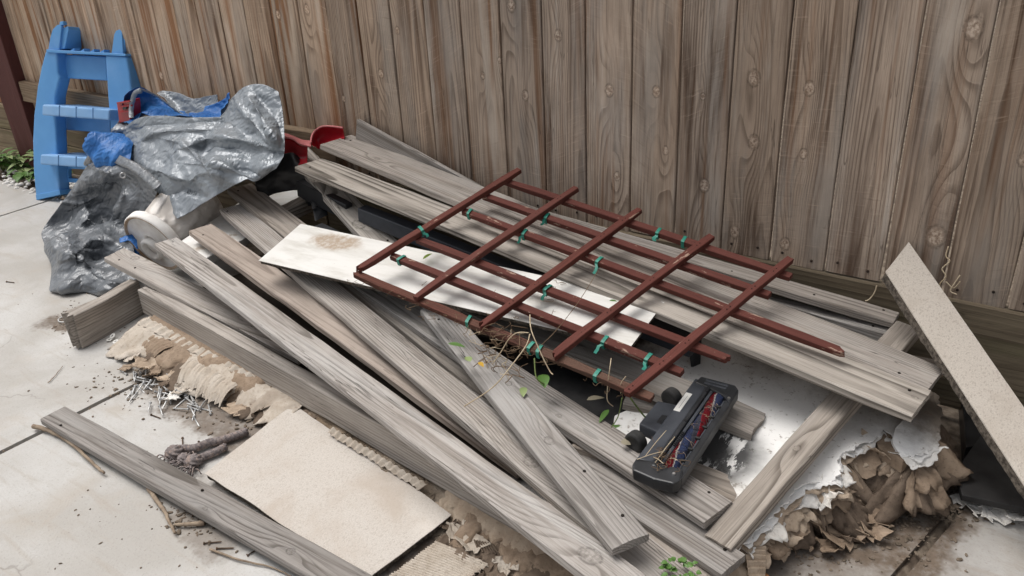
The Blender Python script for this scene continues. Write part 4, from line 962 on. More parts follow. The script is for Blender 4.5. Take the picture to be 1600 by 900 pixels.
fr = [(82, 262), (130, 262), (200, 246), (270, 236), (340, 238), (400, 246), (460, 252), (520, 250), (590, 246), (630, 250), (690, 160)]
md = [((a[0]+b[0])/2, (a[1]+b[1])/2+8) for a, b in zip(bk, fr)]
n = len(bk)
gb = [[OF(*T1(*q), 1.81+.15*min(1, j/4)) for j, q in enumerate(bk)], [OF(*T1(*q), 1.84+.10*min(1, j/4)) for j, q in enumerate(md)], [OF(*T1(*q), 1.775+.11*j/(n-1)) for j, q in enumerate(fr)]]
S = patch(gb, 12); S2 = facet(S, .3, 2)
sheet('blue_lining', S2, M['tarp_blue'], tarp)
# grey hem strips round the opening
def hem(name, pts, depth, w, mat=None):
    a = smoothpath([OF(*T1(*q), d) for q, d in zip(pts, depth)], 10); S = np.zeros((len(a), 3, 3))
    for i, q in enumerate(a):
        tg = unit(a[min(i+1, len(a)-1)]-a[max(i-1, 0)]); vw = unit(q-np.array([0, 0, H])); pr = unit(np.cross(tg, vw))
        ww = w*(1+.25*mnoise.noise(Vector((i*.2, w, 1))))
        for j in range(3): S[i, j] = q+pr*ww*(j/2)-vw*(.006+.004*(j == 1))
    return sheet(name, S, mat or M['tarp'], tarp)
hem('hem', [(84, 250), (84, 190), (105, 98), (150, 68)], [1.76, 1.79, 1.80, 1.815], -.018)
hem('hem', [(150, 68), (260, 114), (400, 216), (450, 232)], [1.815, 1.90, 1.94, 1.94], -.008)
hem('hem', [(640, 245), (680, 200), (712, 130), (800, 58)], [1.86, 1.875, 1.885, 1.90], -.028)
S = patch([[OF(*T1(255, 102), 1.965), OF(*T1(300, 86), 1.99), OF(*T1(390, 100), 1.99), OF(*T1(475, 132), 1.995), OF(*T1(560, 118), 1.995), OF(*T1(622, 108), 1.995)],
           [OF(*T1(320, 150), 1.955), OF(*T1(370, 160), 1.975), OF(*T1(430, 165), 1.98), OF(*T1(500, 170), 1.985), OF(*T1(570, 160), 1.99), OF(*T1(626, 150), 1.99)],
           [OF(*T1(380, 215), 1.95), OF(*T1(420, 225), 1.96), OF(*T1(460, 232), 1.965), OF(*T1(520, 220), 1.97), OF(*T1(580, 195), 1.975), OF(*T1(628, 170), 1.98)]], 10)
sheet('back_flap', crumple(S, .006, 20, 7), M['tarp'], tarp)
# lower dark tarp on the concrete
lr = [([(330, 76), (430, 30), (530, 72), (640, 130), (765, 235)], [.30, .335, .34, .335, .31]),
      ([(245, 210), (340, 160), (440, 150), (560, 185), (730, 310)], [.22, .27, .29, .27, .24]),
      ([(160, 330), (270, 300), (390, 260), (500, 275), (680, 370)], [.15, .16, .20, .21, .18]),
      ([(66, 468), (200, 430), (330, 385), (450, 420), (620, 440)], [.08, .09, .13, .09, .13]),
      ([(72, 560), (180, 560), (300, 545), (430, 520), (620, 560)], [.06, .10, .08, .12, .10]),
      ([(118, 700), (220, 645), (310, 640), (400, 650), (640, 690)], [.03, .09, .09, .05, .08]),
      ([(105, 832), (220, 822), (330, 815), (450, 815), (640, 775)], [.012, .03, .02, .05, .05]),
      ([(150, 836), (240, 828), (345, 850), (430, 870), (560, 830)], [.004, .004, .006, .01, .02])]
g = [[W(*T2(*q), z) for q, z in zip(r_, zz)] for r_, zz in lr]
dt = empty('dark_tarp', (-3.0, 1.35, 0), 'dark grey tarp slumped on the concrete left of the white pedestal', 'tarp')
S = patch(g, 22)
S = fold(S, T2, [([(350, 80), (440, 110), (530, 160), (555, 260), (470, 420), (470, 520)], .045, 12, 45), ([(330, 330), (390, 300), (480, 290)], -.06, 40, 50), ([(180, 300), (300, 310), (400, 260)], .030, 10, 40),
                 ([(290, 440), (340, 400), (400, 440), (470, 520)], .050, 12, 45), ([(200, 560), (300, 590), (380, 520), (440, 540)], .045, 12, 40), ([(300, 590), (420, 570), (440, 560)], -.040, 18, 25),
                 ([(160, 670), (270, 620), (320, 660), (400, 720)], .040, 10, 45), ([(360, 660), (450, 640), (520, 650)], -.045, 16, 30), ([(380, 720), (470, 790), (560, 800)], .035, 10, 35), ([(440, 160), (500, 190), (430, 300)], -.04, 18, 40), ([(560, 200), (540, 330), (480, 440)], .035, 10, 35), ([(620, 280), (560, 400), (480, 460)], .03, 10, 40), ([(120, 480), (220, 520), (240, 620)], .03, 10, 40)])
Sc = facet(S, .24, 9)
wgt = np.clip(np.minimum.outer(np.minimum(np.arange(S.shape[0]), np.arange(S.shape[0])[::-1]), np.minimum(np.arange(S.shape[1]), np.arange(S.shape[1])[::-1]))/16., .2, 1)[:, :, None]
S = S+(Sc-S)*wgt; S[:, :, 2] = np.maximum(S[:, :, 2], .004)
sheet('folded_sheet', S, M['tarp_dark'], dt)
a = smoothpath([W(*T2(*q), z+.006) for q, z in zip([(325, 78), (370, 55), (430, 28), (530, 70), (640, 128), (745, 225)], [.29, .32, .335, .345, .34, .325])], 10)
S = np.zeros((len(a), 4, 3))
for i, q in enumerate(a):
    tg = unit(a[min(i+1, len(a)-1)]-a[max(i-1, 0)]); vw = unit(q-np.array([0, 0, H])); pr = unit(np.cross(tg, vw))
    for j in range(4): S[i, j] = q+pr*(.036*min(1, .3+i/18))*(j/3)-vw*.003*math.sin(j)
M['tarp_mid'] = tarp_mat('grey_tarpaulin_hem', (.22, .23, .245), (.16, .17, .18), .34, .3, .5)
sheet('hem', S, M['tarp_mid'], dt)
g = [[W(*T2(540, 520), .15), W(*T2(590, 510), .15), W(*T2(640, 540), .14)], [W(*T2(545, 560), .14), W(*T2(600, 560), .14), W(*T2(650, 590), .13)]]
sheet('blue_inside', facet(patch(g, 8), .5, 13), M['tarp_blue'], dt)
# grommet
M['steel'] = plain('dull_steel', (.45, .45, .45), (.6, .6, .6), 30, .35, .5, metal=.9)
gp = W(192, 274, .345); vw = unit(np.array([0, 0, H])-gp); sx = unit(np.cross([0, 0, 1.0], vw))
v = []; f = []
for i in range(18):
    for j in range(8):
        A_, B_ = 2*math.pi*i/18, 2*math.pi*j/8; rr = .0085+.003*math.cos(B_); v.append((rr*math.cos(A_), rr*math.sin(A_), .0022*math.sin(B_)))
for i in range(18):
    for j in range(8): f.append((i*8+j, ((i+1) % 18)*8+j, ((i+1) % 18)*8+(j+1) % 8, i*8+(j+1) % 8))
o = link('grommet', mesh(v, f, True), M['steel']); place(o, frame(gp+vw*.012, sx, np.cross(vw, sx), vw), dt)
# bright blue wad between the ladder and the tarps
def T3(x, y): return x/4.29, 120+y/4.29
g = [[OF(*T3(650, 440), 1.80), OF(*T3(690, 425), 1.82), OF(*T3(740, 395), 1.84), OF(*T3(840, 395), 1.85)],
     [OF(*T3(590, 520), 1.72), OF(*T3(660, 470), 1.70), OF(*T3(760, 460), 1.71), OF(*T3(860, 500), 1.74)],
     [OF(*T3(585, 560), 1.69), OF(*T3(650, 540), 1.66), OF(*T3(760, 540), 1.66), OF(*T3(890, 570), 1.68)],
     [OF(*T3(600, 600), 1.70), OF(*T3(670, 590), 1.68), OF(*T3(790, 600), 1.67), OF(*T3(900, 640), 1.68)]]
o = sheet('blue_tarp_wad', facet(patch(g, 14), .8, 4), M['tarp_blue']); tag(o, 'bright blue crumpled tarp wad beside the lowest ladder steps', 'tarp')
g = [[OF(*T3(800, 300), 1.80), OF(*T3(830, 305), 1.82), OF(*T3(860, 310), 1.82)], [OF(*T3(742, 355), 1.76), OF(*T3(800, 345), 1.77), OF(*T3(860, 350), 1.78)], [OF(*T3(745, 392), 1.76), OF(*T3(800, 388), 1.77), OF(*T3(860, 400), 1.78)]]
o = sheet('silver_scrap', crumple(patch(g, 10), .012, 30, 6), M['tarp']); tag(o, 'small scrap of silver tarp below the red plastic corner', 'tarp')
# black sheet in the gap right of the silver tarp, and a blue corner under the pedestal
g = [[OF(425, 250, 1.84), OF(455, 238, 1.87), OF(470, 248, 1.90)], [OF(400, 282, 1.80), OF(445, 268, 1.83), OF(476, 268, 1.86)], [OF(405, 312, 1.78), OF(440, 300, 1.82), OF(480, 296, 1.85)]]
o = sheet('black_bag', crumple(patch(g, 10), .012, 14, 8), M['black']); tag(o, 'black plastic bag under the right corner of the silver tarp', 'bag')
g = [[W(195, 372, .13), W(205, 366, .12), W(214, 372, .10)], [W(192, 382, .10), W(206, 384, .09), W(216, 390, .08)], [W(196, 392, .07), W(208, 398, .06), W(220, 402, .05)]]
o = sheet('blue_tarp_corner', crumple(patch(g, 8), .01, 30, 8), M['tarp_blue']); tag(o, 'small blue tarp corner showing between pedestal and knotty plank', 'tarp')
# things that hold the silver tarp up (crate under it)
M['crate'] = plain('dark_grey_plastic', (.03, .03, .033), (.045, .045, .05), 12, .5, .4)
# ================================================================ WHITE PEDESTAL
def plaster():
    t = NT('white_plaster'); p = t.coord(); n = t.noise(p, 16, 5, .6); col = t.mix(t.ramp(n, .4, .7), (.82, .80, .77), (.68, .64, .60))
    col = t.mix(t.M('MULTIPLY', t.ramp(t.noise(p, 5, 4, .6), .55, .7), .4), col, (.45, .36, .28))
    return t.done(col, .75, t.noise(p, 80, 4), .25, .002, .25)
M['plaster'] = plaster()
def plaster_relief():
    t = NT('carved_white_plaster'); p = t.coord(); q = t.V('ADD', t.V('MULTIPLY', p, (1, 1, .45)), t.V('SCALE', t.noise(p, 9, 3, .5, col=True), sc=.06))
    e = t.voro(q, 26, 'SMOOTH_F1'); n = t.noise(p, 16, 4)
    col = t.mix(t.ramp(e, .25, .62), (.76, .72, .68), (.50, .46, .42)); return t.done(col, .75, t.M('MULTIPLY', t.ramp(e, .62, .2), 1.0), .9, .012, .25)
M['relief'] = plaster_relief()
pc = W(237, 381, .145); vw = unit(pc-np.array([0, 0, H])); ax = unit(vw*.60+.80*unit(RIGHT*.76-DOWN*.65)); sx = unit(np.cross([0, 0, 1.0], ax)); sy = np.cross(ax, sx)
ped = empty('plaster_pedestal', (pc[0], pc[1], 0.03), 'white round pedestal with carved swirls lying on its side under the silver tarp', 'pedestal')
R_ = .122
v, f = lathe([(0, .012), (.028, .012), (.030, .004), (.040, .002), (.043, .010), (.106, .010), (.111, .002), (R_-.004, -.002), (R_, .003), (R_+.001, .030), (R_-.004, .036), (.070, .040), (0, .04)], 56)
o = link('flange', mesh(v, f, True), M['plaster']); place(o, frame(pc, sx, sy, ax), ped)
pr = [(.088, .038), (.094, .05), (.102, .08), (.112, .13), (.116, .19), (.112, .24), (.10, .27), (.0, .275)]
v, f = lathe(pr, 56); o = link('carved_body', mesh(v, f, True), M['relief']); place(o, frame(pc, sx, sy, ax), ped)
M['rim'] = plain('brown_stained_rim', (.30, .20, .12), (.45, .36, .28), 40, .85, .2, .4, 90)
v, f = lathe([(.1085, .004), (.1115, .0005), (.1155, -.0035), (.1175, -.002), (.1155, .004)], 56)
o = link('stained_rim', mesh(v, f, True), M['rim']); place(o, frame(pc, sx, sy, ax), ped)
v, f = lathe([(.026, .009), (.030, -.006), (.038, -.010), (.045, -.004), (.047, .011)], 40)
o = link('hub_ring', mesh(v, f, True), M['plaster']); place(o, frame(pc+sx*.02-sy*.03, sx, sy, ax), ped)
# ================================================================ WHITE FOAM SLAB in the gap
M['foam'] = plain('grubby_white_foam', (.78, .77, .75), (.66, .64, .60), 16, .85, .2, .3, 80, c3=(.30, .22, .15), c3scale=10, c3lo=.58, c3hi=.68, c3amt=.6)
fo = [W(268, 386, .185), W(330, 345, .19), W(400, 298, .20), W(458, 272, .225), W(470, 305, .215), W(380, 374, .185), W(312, 408, .175)]
o = extrude_poly('foam_slab', fo, (0, 0, -.03), M['foam'], None, .004); tag(o, 'grubby white foam slab under the upper ends of the planks', 'foam slab')
# ================================================================ BLACK METAL FRAME
M['slate'] = plain('dark_slate_paint', (.035, .04, .05), (.055, .062, .075), 10, .45, .4, .15, 80)
M['slate_dark'] = plain('black_steel', (.014, .015, .017), (.026, .027, .03), 10, .45, .4)
bf = empty('metal_bed', (-1.6, 1.7, .12), 'dark slate metal bed frame buried under the long ribbed plank', 'metal frame')
def mbar(nm, A, B, w, h, m=None): return bar(nm, W(*A), W(*B), w, h, m or M['slate'], bf, seed=5, wear=.0002, bow=0, ch=.002)
mbar('side_rail', (566, 322, .325), (1086, 528, .225), .042, .05)
mbar('side_rail', (498, 350, .262), (640, 425, .215), .035, .045, M['slate_dark'])
mbar('cross_bar', (468, 281, .345), (545, 318, .315), .03, .06, M['slate_dark'])
mbar('lower_rail', (690, 415, .215), (900, 500, .19), .03, .04, M['slate_dark'])
extrude_poly('end_plate', [W(462, 270, .36), W(474, 272, .36), W(482, 322, .24), W(467, 306, .24)], (.012, .012, 0), M['slate_dark'], bf, .002)
extrude_poly('leg', [W(1073, 532, .21), W(1086, 530, .21), W(1084, 575, .13), W(1080, 578, .125)], (.01, .02, 0), M['slate_dark'], bf, .002)
# slotted bracket: plate with a hole made of four pieces
def brk(px): return [W(*q) for q in px]
for nm, px in (('bracket_plate', [(486, 313, .29), (503, 305, .29), (505, 311, .285), (488, 319, .285)]), ('bracket_plate', [(488, 324, .275), (506, 318, .275), (510, 336, .25), (492, 345, .25)]),
               ('bracket_plate', [(486, 318, .287), (491, 317, .287), (492, 326, .276), (488, 327, .276)]), ('bracket_plate', [(500, 312, .287), (505, 311, .287), (507, 320, .276), (502, 321, .276)])):
    extrude_poly(nm, brk(px), (.003, .004, 0), M['slate_dark'], bf, .0008)
M['blackpoly'] = plain('dusty_black_plastic', (.012, .012, .013), (.035, .034, .034), 12, .5, .35, .2, 60, c3=(.10, .095, .09), c3scale=60, c3lo=.66, c3hi=.74, c3amt=.6)
P = [W(800, 560, .115), W(905, 560, .125), W(1050, 660, .11), W(1000, 720, .10), W(880, 640, .105)]
o = extrude_poly('black_tray', P, (0, 0, -.02), M['blackpoly'], None, .003); tag(o, 'dusty black plastic tray in the gap below the lowest trellis bar', 'tray')
# ================================================================ RED PLASTIC
M['red'] = plain('red_plastic', (.42, .012, .022), (.33, .008, .016), 9, .3, .5, .08, 60)
M['redpale'] = plain('faded_pink_plastic', (.55, .19, .19), (.46, .13, .135), 20, .5, .4, .1, 60)
def T4(x, y): return 420+x/6.667, 180+y/6.667
rc = empty('red_toy_chair', (-2.3, 1.93, .25), 'red plastic toy chair wedged behind the plank ends by the fence', 'toy chair')
top = [(436, 290), (448, 220), (480, 165), (540, 124), (600, 114), (690, 120), (772, 132)]
bot = [(470, 330), (480, 320), (520, 350), (570, 330), (640, 300), (710, 275), (790, 240)]
dp = [1.90, 1.93, 1.955, 1.97, 1.98, 1.985, 1.985]
g = [[OF(*T4(*q), d) for q, d in zip(top, dp)], [OF(*T4((a[0]+b[0])/2, (a[1]+b[1])/2), d+.015) for a, b, d in zip(top, bot, dp)], [OF(*T4(*q), d-.005) for q, d in zip(bot, dp)]]
sheet('backrest', patch(g, 8), M['red'], rc, .004)
a = smoothpath([OF(*T4(*q), d-.002) for q, d in zip(top, dp)], 6); tube('rim', a, .0035, M['redpale'], rc, 6)
g = [[OF(*T4(130, 180), 1.93), OF(*T4(260, 225), 1.93), OF(*T4(350, 262), 1.93), OF(*T4(440, 270), 1.925)], [OF(*T4(130, 222), 1.89), OF(*T4(250, 250), 1.89), OF(*T4(320, 300), 1.89), OF(*T4(440, 330), 1.89)]]
sheet('seat_ledge', patch(g, 6), M['redpale'], rc, .006)
g = [[OF(*T4(110, 235), 1.90), OF(*T4(250, 258), 1.905), OF(*T4(315, 310), 1.905), OF(*T4(400, 330), 1.90)], [OF(*T4(120, 400), 1.90), OF(*T4(250, 430), 1.90), OF(*T4(300, 440), 1.90), OF(*T4(400, 430), 1.90)], [OF(*T4(150, 520), 1.86), OF(*T4(240, 530), 1.86), OF(*T4(300, 520), 1.86), OF(*T4(400, 500), 1.87)]]
sheet('seat_side', patch(g, 6), M['red'], rc, .004)
# small red crate corner between ladder and tarp
def T5(x, y): return x/4.29, 120+y/4.29
cr = empty('red_crate_corner', (-3.1, 1.8, .3), 'corner of a red plastic crate between the ladder and the silver tarp', 'crate')
q0 = [OF(*T5(*q), 1.80) for q in [(783, 178), (866, 166), (872, 200), (874, 292), (800, 310)]]
extrude_poly('side_wall', q0, (-.02, .06, 0), M['red'], cr, .002)
for yy in (196, 234):
    q0 = [OF(*T5(*q), 1.792) for q in [(795, yy), (880, yy-8), (880, yy+2), (796, yy+10)]]; extrude_poly('rib', q0, (.002, .006, 0), M['red'], cr, .001)
q0 = [OF(*T5(*q), 1.791) for q in [(822, 204), (846, 201), (847, 219), (823, 222)]]; extrude_poly('slot', q0, (.001, .003, 0), M['black'], cr, 0)
q0 = [OF(*T5(*q), 1.79) for q in [(780, 172), (868, 160), (870, 170), (783, 182)]]; extrude_poly('lip', q0, (.004, .02, 0), M['red'], cr, .001)

# ================================================================ BLUE STEP LADDER
M['blue'] = plain('blue_plastic', (.125, .35, .68), (.105, .31, .63), 6, .42, .4, .06, 40, c3=(.19, .38, .70), c3scale=5, c3lo=.5, c3hi=.72, c3amt=.5)
M['blue_tread'] = plain('paler_blue_plastic', (.27, .47, .75), (.22, .42, .71), 14, .55, .35, .1, 60)  # treads paler than the rails
M['blue_line'] = plain('dark_blue_groove', (.05, .15, .36), (.06, .17, .4), 14, .6, .3)
lu = unit(W(169, 181, .3)-W(65, 172, .3)); ln_h = unit(np.cross([0, 0, 1.0], lu)); LEAN = math.radians(14)
lv = np.array([0, 0, math.cos(LEAN)])+ln_h*math.sin(LEAN); lnn = unit(np.cross(lu, lv)); lnn = lnn if lnn@FWD > 0 else -lnn
LF = W(57, 312, 0.0)
def LP(x, y, d=0.0): return OP(x, y, LF+lnn*d, lnn)
lad = empty('step_ladder', LF, 'blue plastic toddler step ladder standing against the fence', 'ladder')
def piece(nm, px, d0, dep, m=None, bev=.011, seg=4): return extrude_poly(nm, [LP(x, y, d0) for x, y in px], lnn*dep, m or M['blue'], lad, bev, seg)
piece('side_rail', [(56, 312), (52, 270), (50.5, 220), (52.5, 180), (58, 135), (64, 105), (70.5, 80), (88, 81), (90, 114), (93, 122), (86, 150), (86, 185), (88, 225), (89, 255), (93, 303)], 0, .06)
piece('side_rail', [(164, 86), (197, 88), (202, 115), (206, 150), (209, 190), (212, 230), (215, 262), (217, 300), (180, 306), (176, 260), (172, 200), (168, 150)], 0, .06)
piece('foot', [(55.5, 304), (56.5, 313), (94, 304), (93, 297)], -.006, .075, None, .003)
piece('riser', [(86, 84), (166, 88), (167, 126), (104, 122.5), (94, 126), (88, 132)], .045, .02)
piece('riser', [(86, 172), (172, 178), (172, 208), (100, 203), (90, 209), (86, 222)], .10, .02)
piece('top_plate', [(72, 77), (196, 84), (196, 88), (72, 82)], -.006, .12, None, .003, 3)
piece('brace', [(86, 256), (178, 260), (178, 266), (86, 263)], .05, .02, None, .002, 2)
piece('brace', [(84, 277), (178, 283), (178, 288), (84, 284)], .05, .02, None, .002, 2)
piece('brace', [(98, 258), (106, 259), (107, 281), (100, 281)], .05, .02, None, .002, 2)
def tread(px_l, px_r, py, ht, dep):
    y1, y2 = py
    o = piece('tread', [(px_l, y1), (px_r, y2), (px_r-1, y2+ht), (px_l-1, y1+ht)], -.050, dep, M['blue_tread'], .009, 4)
    for k in range(1, 4):
        s = k/4; x = px_l+(px_r-px_l)*s; y = y1+(y2-y1)*s
        extrude_poly('groove', [LP(x-.35, y-.3, -.0515), LP(x+.35, y-.3, -.0515), LP(x+.35, y+ht, -.0515), LP(x-.35, y+ht, -.0515)], lnn*.0025, M['blue_line'], o, 0)
        top_n = lnn; p0 = LP(x, y, -.050)+lv*.0006; q = [p0-lu*.0008, p0+lu*.0008, p0+lu*.0008+lnn*.17, p0-lu*.0008+lnn*.17]
        extrude_poly('groove', q, -lv*.002, M['blue_line'], o, 0)
tread(66, 171, (163, 171), 17, .20)
tread(63, 174, (241, 249), 16, .20)
# hand grips on top
piece('grip', [(75, 79), (78, 60), (82, 46), (89, 39), (95, 38), (96, 42), (92, 78)], .01, .012, None, .003)
piece('grip', [(91, 78), (96, 44), (106, 41), (107, 46), (101, 76)], .02, .10, None, .003)
piece('grip', [(93, 40), (93, 34), (98, 33), (99, 38)], .01, .02, None, .002)
piece('grip', [(174, 84), (178, 54), (181, 48), (190, 44), (192, 84)], .005, .012, None, .003)
piece('grip', [(176, 84), (179, 62), (183, 51), (190, 45), (196, 43), (197, 50), (195, 66), (193, 82)], .012, .10, None, .004)
piece('grip', [(191, 45), (191, 40), (196, 38), (196.5, 44)], .015, .02, None, .002)
for k in range(4):
    x = 112+k*15.5; y = 77+k*.8; piece('rib', [(x-4, y+3), (x+4, y-2), (x+4, y+3)], .02, .03, None, 0)

# ================================================================ VACUUM HEAD
vz = .198
vc = [W(1090, 583, vz+.012), W(1157, 608, vz+.012), W(1052, 762, vz-.006), W(988, 729, vz-.006)]
vctr = sum(vc)/4; vu = unit((vc[0]+vc[1])-(vc[2]+vc[3])); vn = unit(np.cross(vc[1]-vc[0], vu)); vn = vn if vn[2] > 0 else -vn; vv_ = np.cross(vu, vn); vv_ = vv_ if vv_@(vc[1]-vc[0]) > 0 else -vv_
VL = (np.linalg.norm(vc[0]-vc[3])+np.linalg.norm(vc[1]-vc[2]))/2; VW = (np.linalg.norm(vc[0]-vc[1])+np.linalg.norm(vc[2]-vc[3]))/2
M['vblack'] = plain('scuffed_black_plastic', (.016, .017, .019), (.028, .03, .034), 18, .38, .5, .12, 120, c3=(.10, .095, .09), c3scale=50, c3lo=.64, c3hi=.74, c3amt=.5)
M['vgrey'] = plain('dark_slate_plastic', (.045, .05, .06), (.06, .066, .078), 18, .4, .5, .12, 120, c3=(.14, .13, .12), c3scale=50, c3lo=.64, c3hi=.74, c3amt=.5)
M['rubber'] = plain('worn_rubber', (.018, .018, .018), (.04, .039, .038), 30, .75, .3, .4, 100)
M['label'] = plain('white_label', (.80, .79, .75), (.74, .73, .69), 20, .5, .3)
vac = empty('vacuum_floor_head', vctr-vn*.06, 'black vacuum cleaner floor head with red and blue brush roll lying upside down', 'vacuum head')
def VP(a, b, c=0.0): return vctr+vu*(a*VL)+vv_*(b*VW)+vn*c      # a along -.5..+.5, b across -.5..+.5
def vbox(nm, a0, a1, b0, b1, c0, c1, m, bev=.0025, par=vac): return extrude_poly(nm, [VP(a0, b0, c1), VP(a1, b0, c1), VP(a1, b1, c1), VP(a0, b1, c1)], vn*(c0-c1), m, par, bev, 2)
vbox('base_shell', -.47, .47, -.47, .47, -.033, -.027, M['vblack'])
vbox('rear_cover', -.40, .47, -.50, -.16, -.028, -.001, M['vgrey'], .004)
vbox('rear_rail', -.42, .44, -.155, -.06, -.030, .002, M['vblack'], .003)
vbox('rear_rail', -.40, .42, -.055, .02, -.030, -.003, M['vgrey'], .003)
vbox('front_strip', -.44, .40, .36, .50, -.026, -.002, M['vblack'], .004)
vbox('front_strip', -.40, .34, .32, .355, -.030, -.005, M['vgrey'], .002)
extrude_poly('end_cap', [VP(-.50, -.40, .001), VP(-.515, .05, .001), VP(-.50, .42, .001), VP(-.46, .50, .001), VP(-.37, .44, .001), VP(-.38, -.10, .001), VP(-.40, -.50, .001), VP(-.46, -.49, .001)], -vn*.027, M['vblack'], vac, .004, 2)
extrude_poly('end_cap', [VP(.50, -.40, .001), VP(.50, .38, .001), VP(.46, .50, .001), VP(.30, .50, .001), VP(.36, .30, .001), VP(.40, -.10, .001), VP(.42, -.46, .001)], -vn*.027, M['vblack'], vac, .004, 2)
for a in (.43, .46): vbox('vent', a, a+.018, -.25, .25, -.01, .0022, M['vgrey'], .001)
for k in range(9): vbox('tooth', -.20+k*.016, -.192+k*.016, -.03, .012, -.01, .0005, M['vblack'], 0)
for k in range(6): vbox('flap', -.30+k*.11, -.285+k*.11, .26, .36, -.03, -.001, M['rubber'], .001)
vbox('label', .10, .30, -.47, -.33, -.002, .0002, M['label'], 0)
M['ink'] = plain('grey_print', (.2, .2, .2), (.25, .25, .25), 20, .6, .2)
vbox('print', .13, .27, -.395, -.388, -.001, .0005, M['ink'], 0)
for a, b in ((.03, -.10), (-.30, -.10), (.36, -.10), (-.43, .33), (.35, .42)):
    v, f = lathe([(0, .0006), (.0034, .0006), (.0038, -.002)], 10); o = link('screw', mesh(v, f), M['steel'] if (a in (-.43, .35)) else M['black']); place(o, frame(VP(a, b, .0028), vu, np.cross(vn, vu), vn), vac)
def roller_mat():
    t = NT('red_blue_brush_fibre'); p = t.coord(); x, y, z = t.sep(p); an = t.M('DIVIDE', t.M('ARCTAN2', z, y), 2*math.pi)
    w_ = t.M('MULTIPLY', t.M('SUBTRACT', t.noise(p, 90, 3), .5), .12)
    h = t.M('FRACT', t.M('ADD', t.M('ADD', t.M('MULTIPLY', an, 2.0), t.M('MULTIPLY', x, 4.6)), t.M('ADD', w_, 5.33)))
    col = t.mix(t.ramp(h, .30, .33), (.13, .006, .010), (.40, .38, .36)); col = t.mix(t.ramp(h, .36, .39), col, (.03, .045, .10)); col = t.mix(t.ramp(h, .74, .77), col, (.05, .055, .075)); col = t.mix(t.ramp(h, .97, .99), col, (.36, .006, .02))
    f = t.noise(p, 420, 3, .7); col = t.mix(t.M('MULTIPLY', t.ramp(f, .42, .68), .75), col, (.03, .018, .02)); return t.done(col, .95, f, .9, .004, .1)
M['roller'] = roller_mat()
pr2 = random.Random(77); rl = VL*.78; nS, nC = 70, 28; v = []; f = []
for i in range(nS):
    x = -rl/2+rl*i/(nS-1)
    for k in range(nC):
        a_ = 2*math.pi*k/nC; h_ = (a_/math.pi+x*4.6+.33) % 1.0
        rr = .0150+(.0022 if h_ < .32 else .0)+(.0012 if .4 < h_ < .75 else 0)+.0016*mnoise.noise(Vector((x*220, math.cos(a_)*4, math.sin(a_)*4)))
        v.append((x, rr*math.cos(a_), rr*math.sin(a_)))
for i in range(nS-1):
    for k in range(nC): f.append((i*nC+k, i*nC+(k+1) % nC, (i+1)*nC+(k+1) % nC, (i+1)*nC+k))
o = link('brush_roll', mesh(v, f, True), M['roller']); place(o, frame(VP(-.005, .165, -.016), vu, np.cross(vn, vu), vn), vac)
for k in range(60):
    a0 = pr2.uniform(-.36, .36); q = []
    for i in range(6):
        an = pr2.uniform(0, 3.1) if i == 0 else an+pr2.gauss(.25, .3); a0 += pr2.gauss(0, .012); q.append(VP(-.005+a0*.95, .165, -.016)+(np.cross(vn, vu)*math.cos(an)+vn*math.sin(an))*.0185)
    tube('hair', smoothpath(q, 3), .0004, M['vblack'] if k % 3 else M['rim'], vac, 3)
# neck with two wheels on the left side
extrude_poly('neck', [VP(.20, -.5, -.012), VP(-.10, -.5, -.012), VP(-.06, -1.0, -.016), VP(.20, -.98, -.016)], -vn*.03, M['vgrey'], vac, .004)
extrude_poly('neck_window', [VP(.07, -.56, -.0115), VP(-.02, -.56, -.0115), VP(-.01, -.68, -.0125), VP(.07, -.68, -.0125)], -vn*.002, M['vblack'], vac, .0005)
def wheel(a, b, r, w, c):
    prof = [(0, -w/2), (r*.6, -w/2), (r*.66, -w/2-.001), (r*.96, -w/2), (r, -w/2+.004), (r, w/2-.004), (r*.96, w/2), (r*.66, w/2+.001), (r*.6, w/2), (0, w/2)]
    v, f = lathe(prof, 32); o = link('wheel', mesh(v, f, True), M['rubber']); axd = unit(vu*.95+vv_*.25); s = unit(np.cross(vn, axd)); place(o, frame(VP(a, b, c), s, np.cross(axd, s), axd), vac)
wheel(-.20, -.84, .023, .022, -.022); wheel(.30, -.80, .023, .022, -.026)
# ================================================================ BLACK BOARD AT THE RIGHT
bb = [W(1493, 735, .055), W(1503, 773, .05), W(1640, 802, .05), W(1660, 700, .055), W(1560, 640, .06)]
o = extrude_poly('black_board', bb, (0, 0, -.016), M['blackpoly'], None, .002); tag(o, 'dusty black board lying flat under the leaning particle board', 'board')
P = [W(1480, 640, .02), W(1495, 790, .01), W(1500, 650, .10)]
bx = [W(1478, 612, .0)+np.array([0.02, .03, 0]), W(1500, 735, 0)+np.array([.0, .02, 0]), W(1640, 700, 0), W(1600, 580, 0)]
o = extrude_poly('gap_dark_box', [q+np.array([0, 0, .002]) for q in bx], (0, 0, .05), M['black'], None, .004); tag(o, 'added black bin in the dark gap behind the white panel flap', 'bin')  # black box added only to keep the gap behind the flap dark
for k, (x, y, s, lb) in enumerate([(1525, 790, .05, 'second'), (1555, 800, .055, 'third'), (1590, 803, .06, 'rightmost'), (1508, 783, .035, 'leftmost')]):
    flake('paper_scrap', W(x, y, .006), s, M['paper5'], fl.random()*3, fl.uniform(-.15, .15), .12, 500+k, 1.3, label=lb+' from the left of four white paper flakes under the black board' if lb in ('second', 'third') else lb+' of four white paper flakes under the black board', group='white paper flakes by the black board', cat='paper scrap')
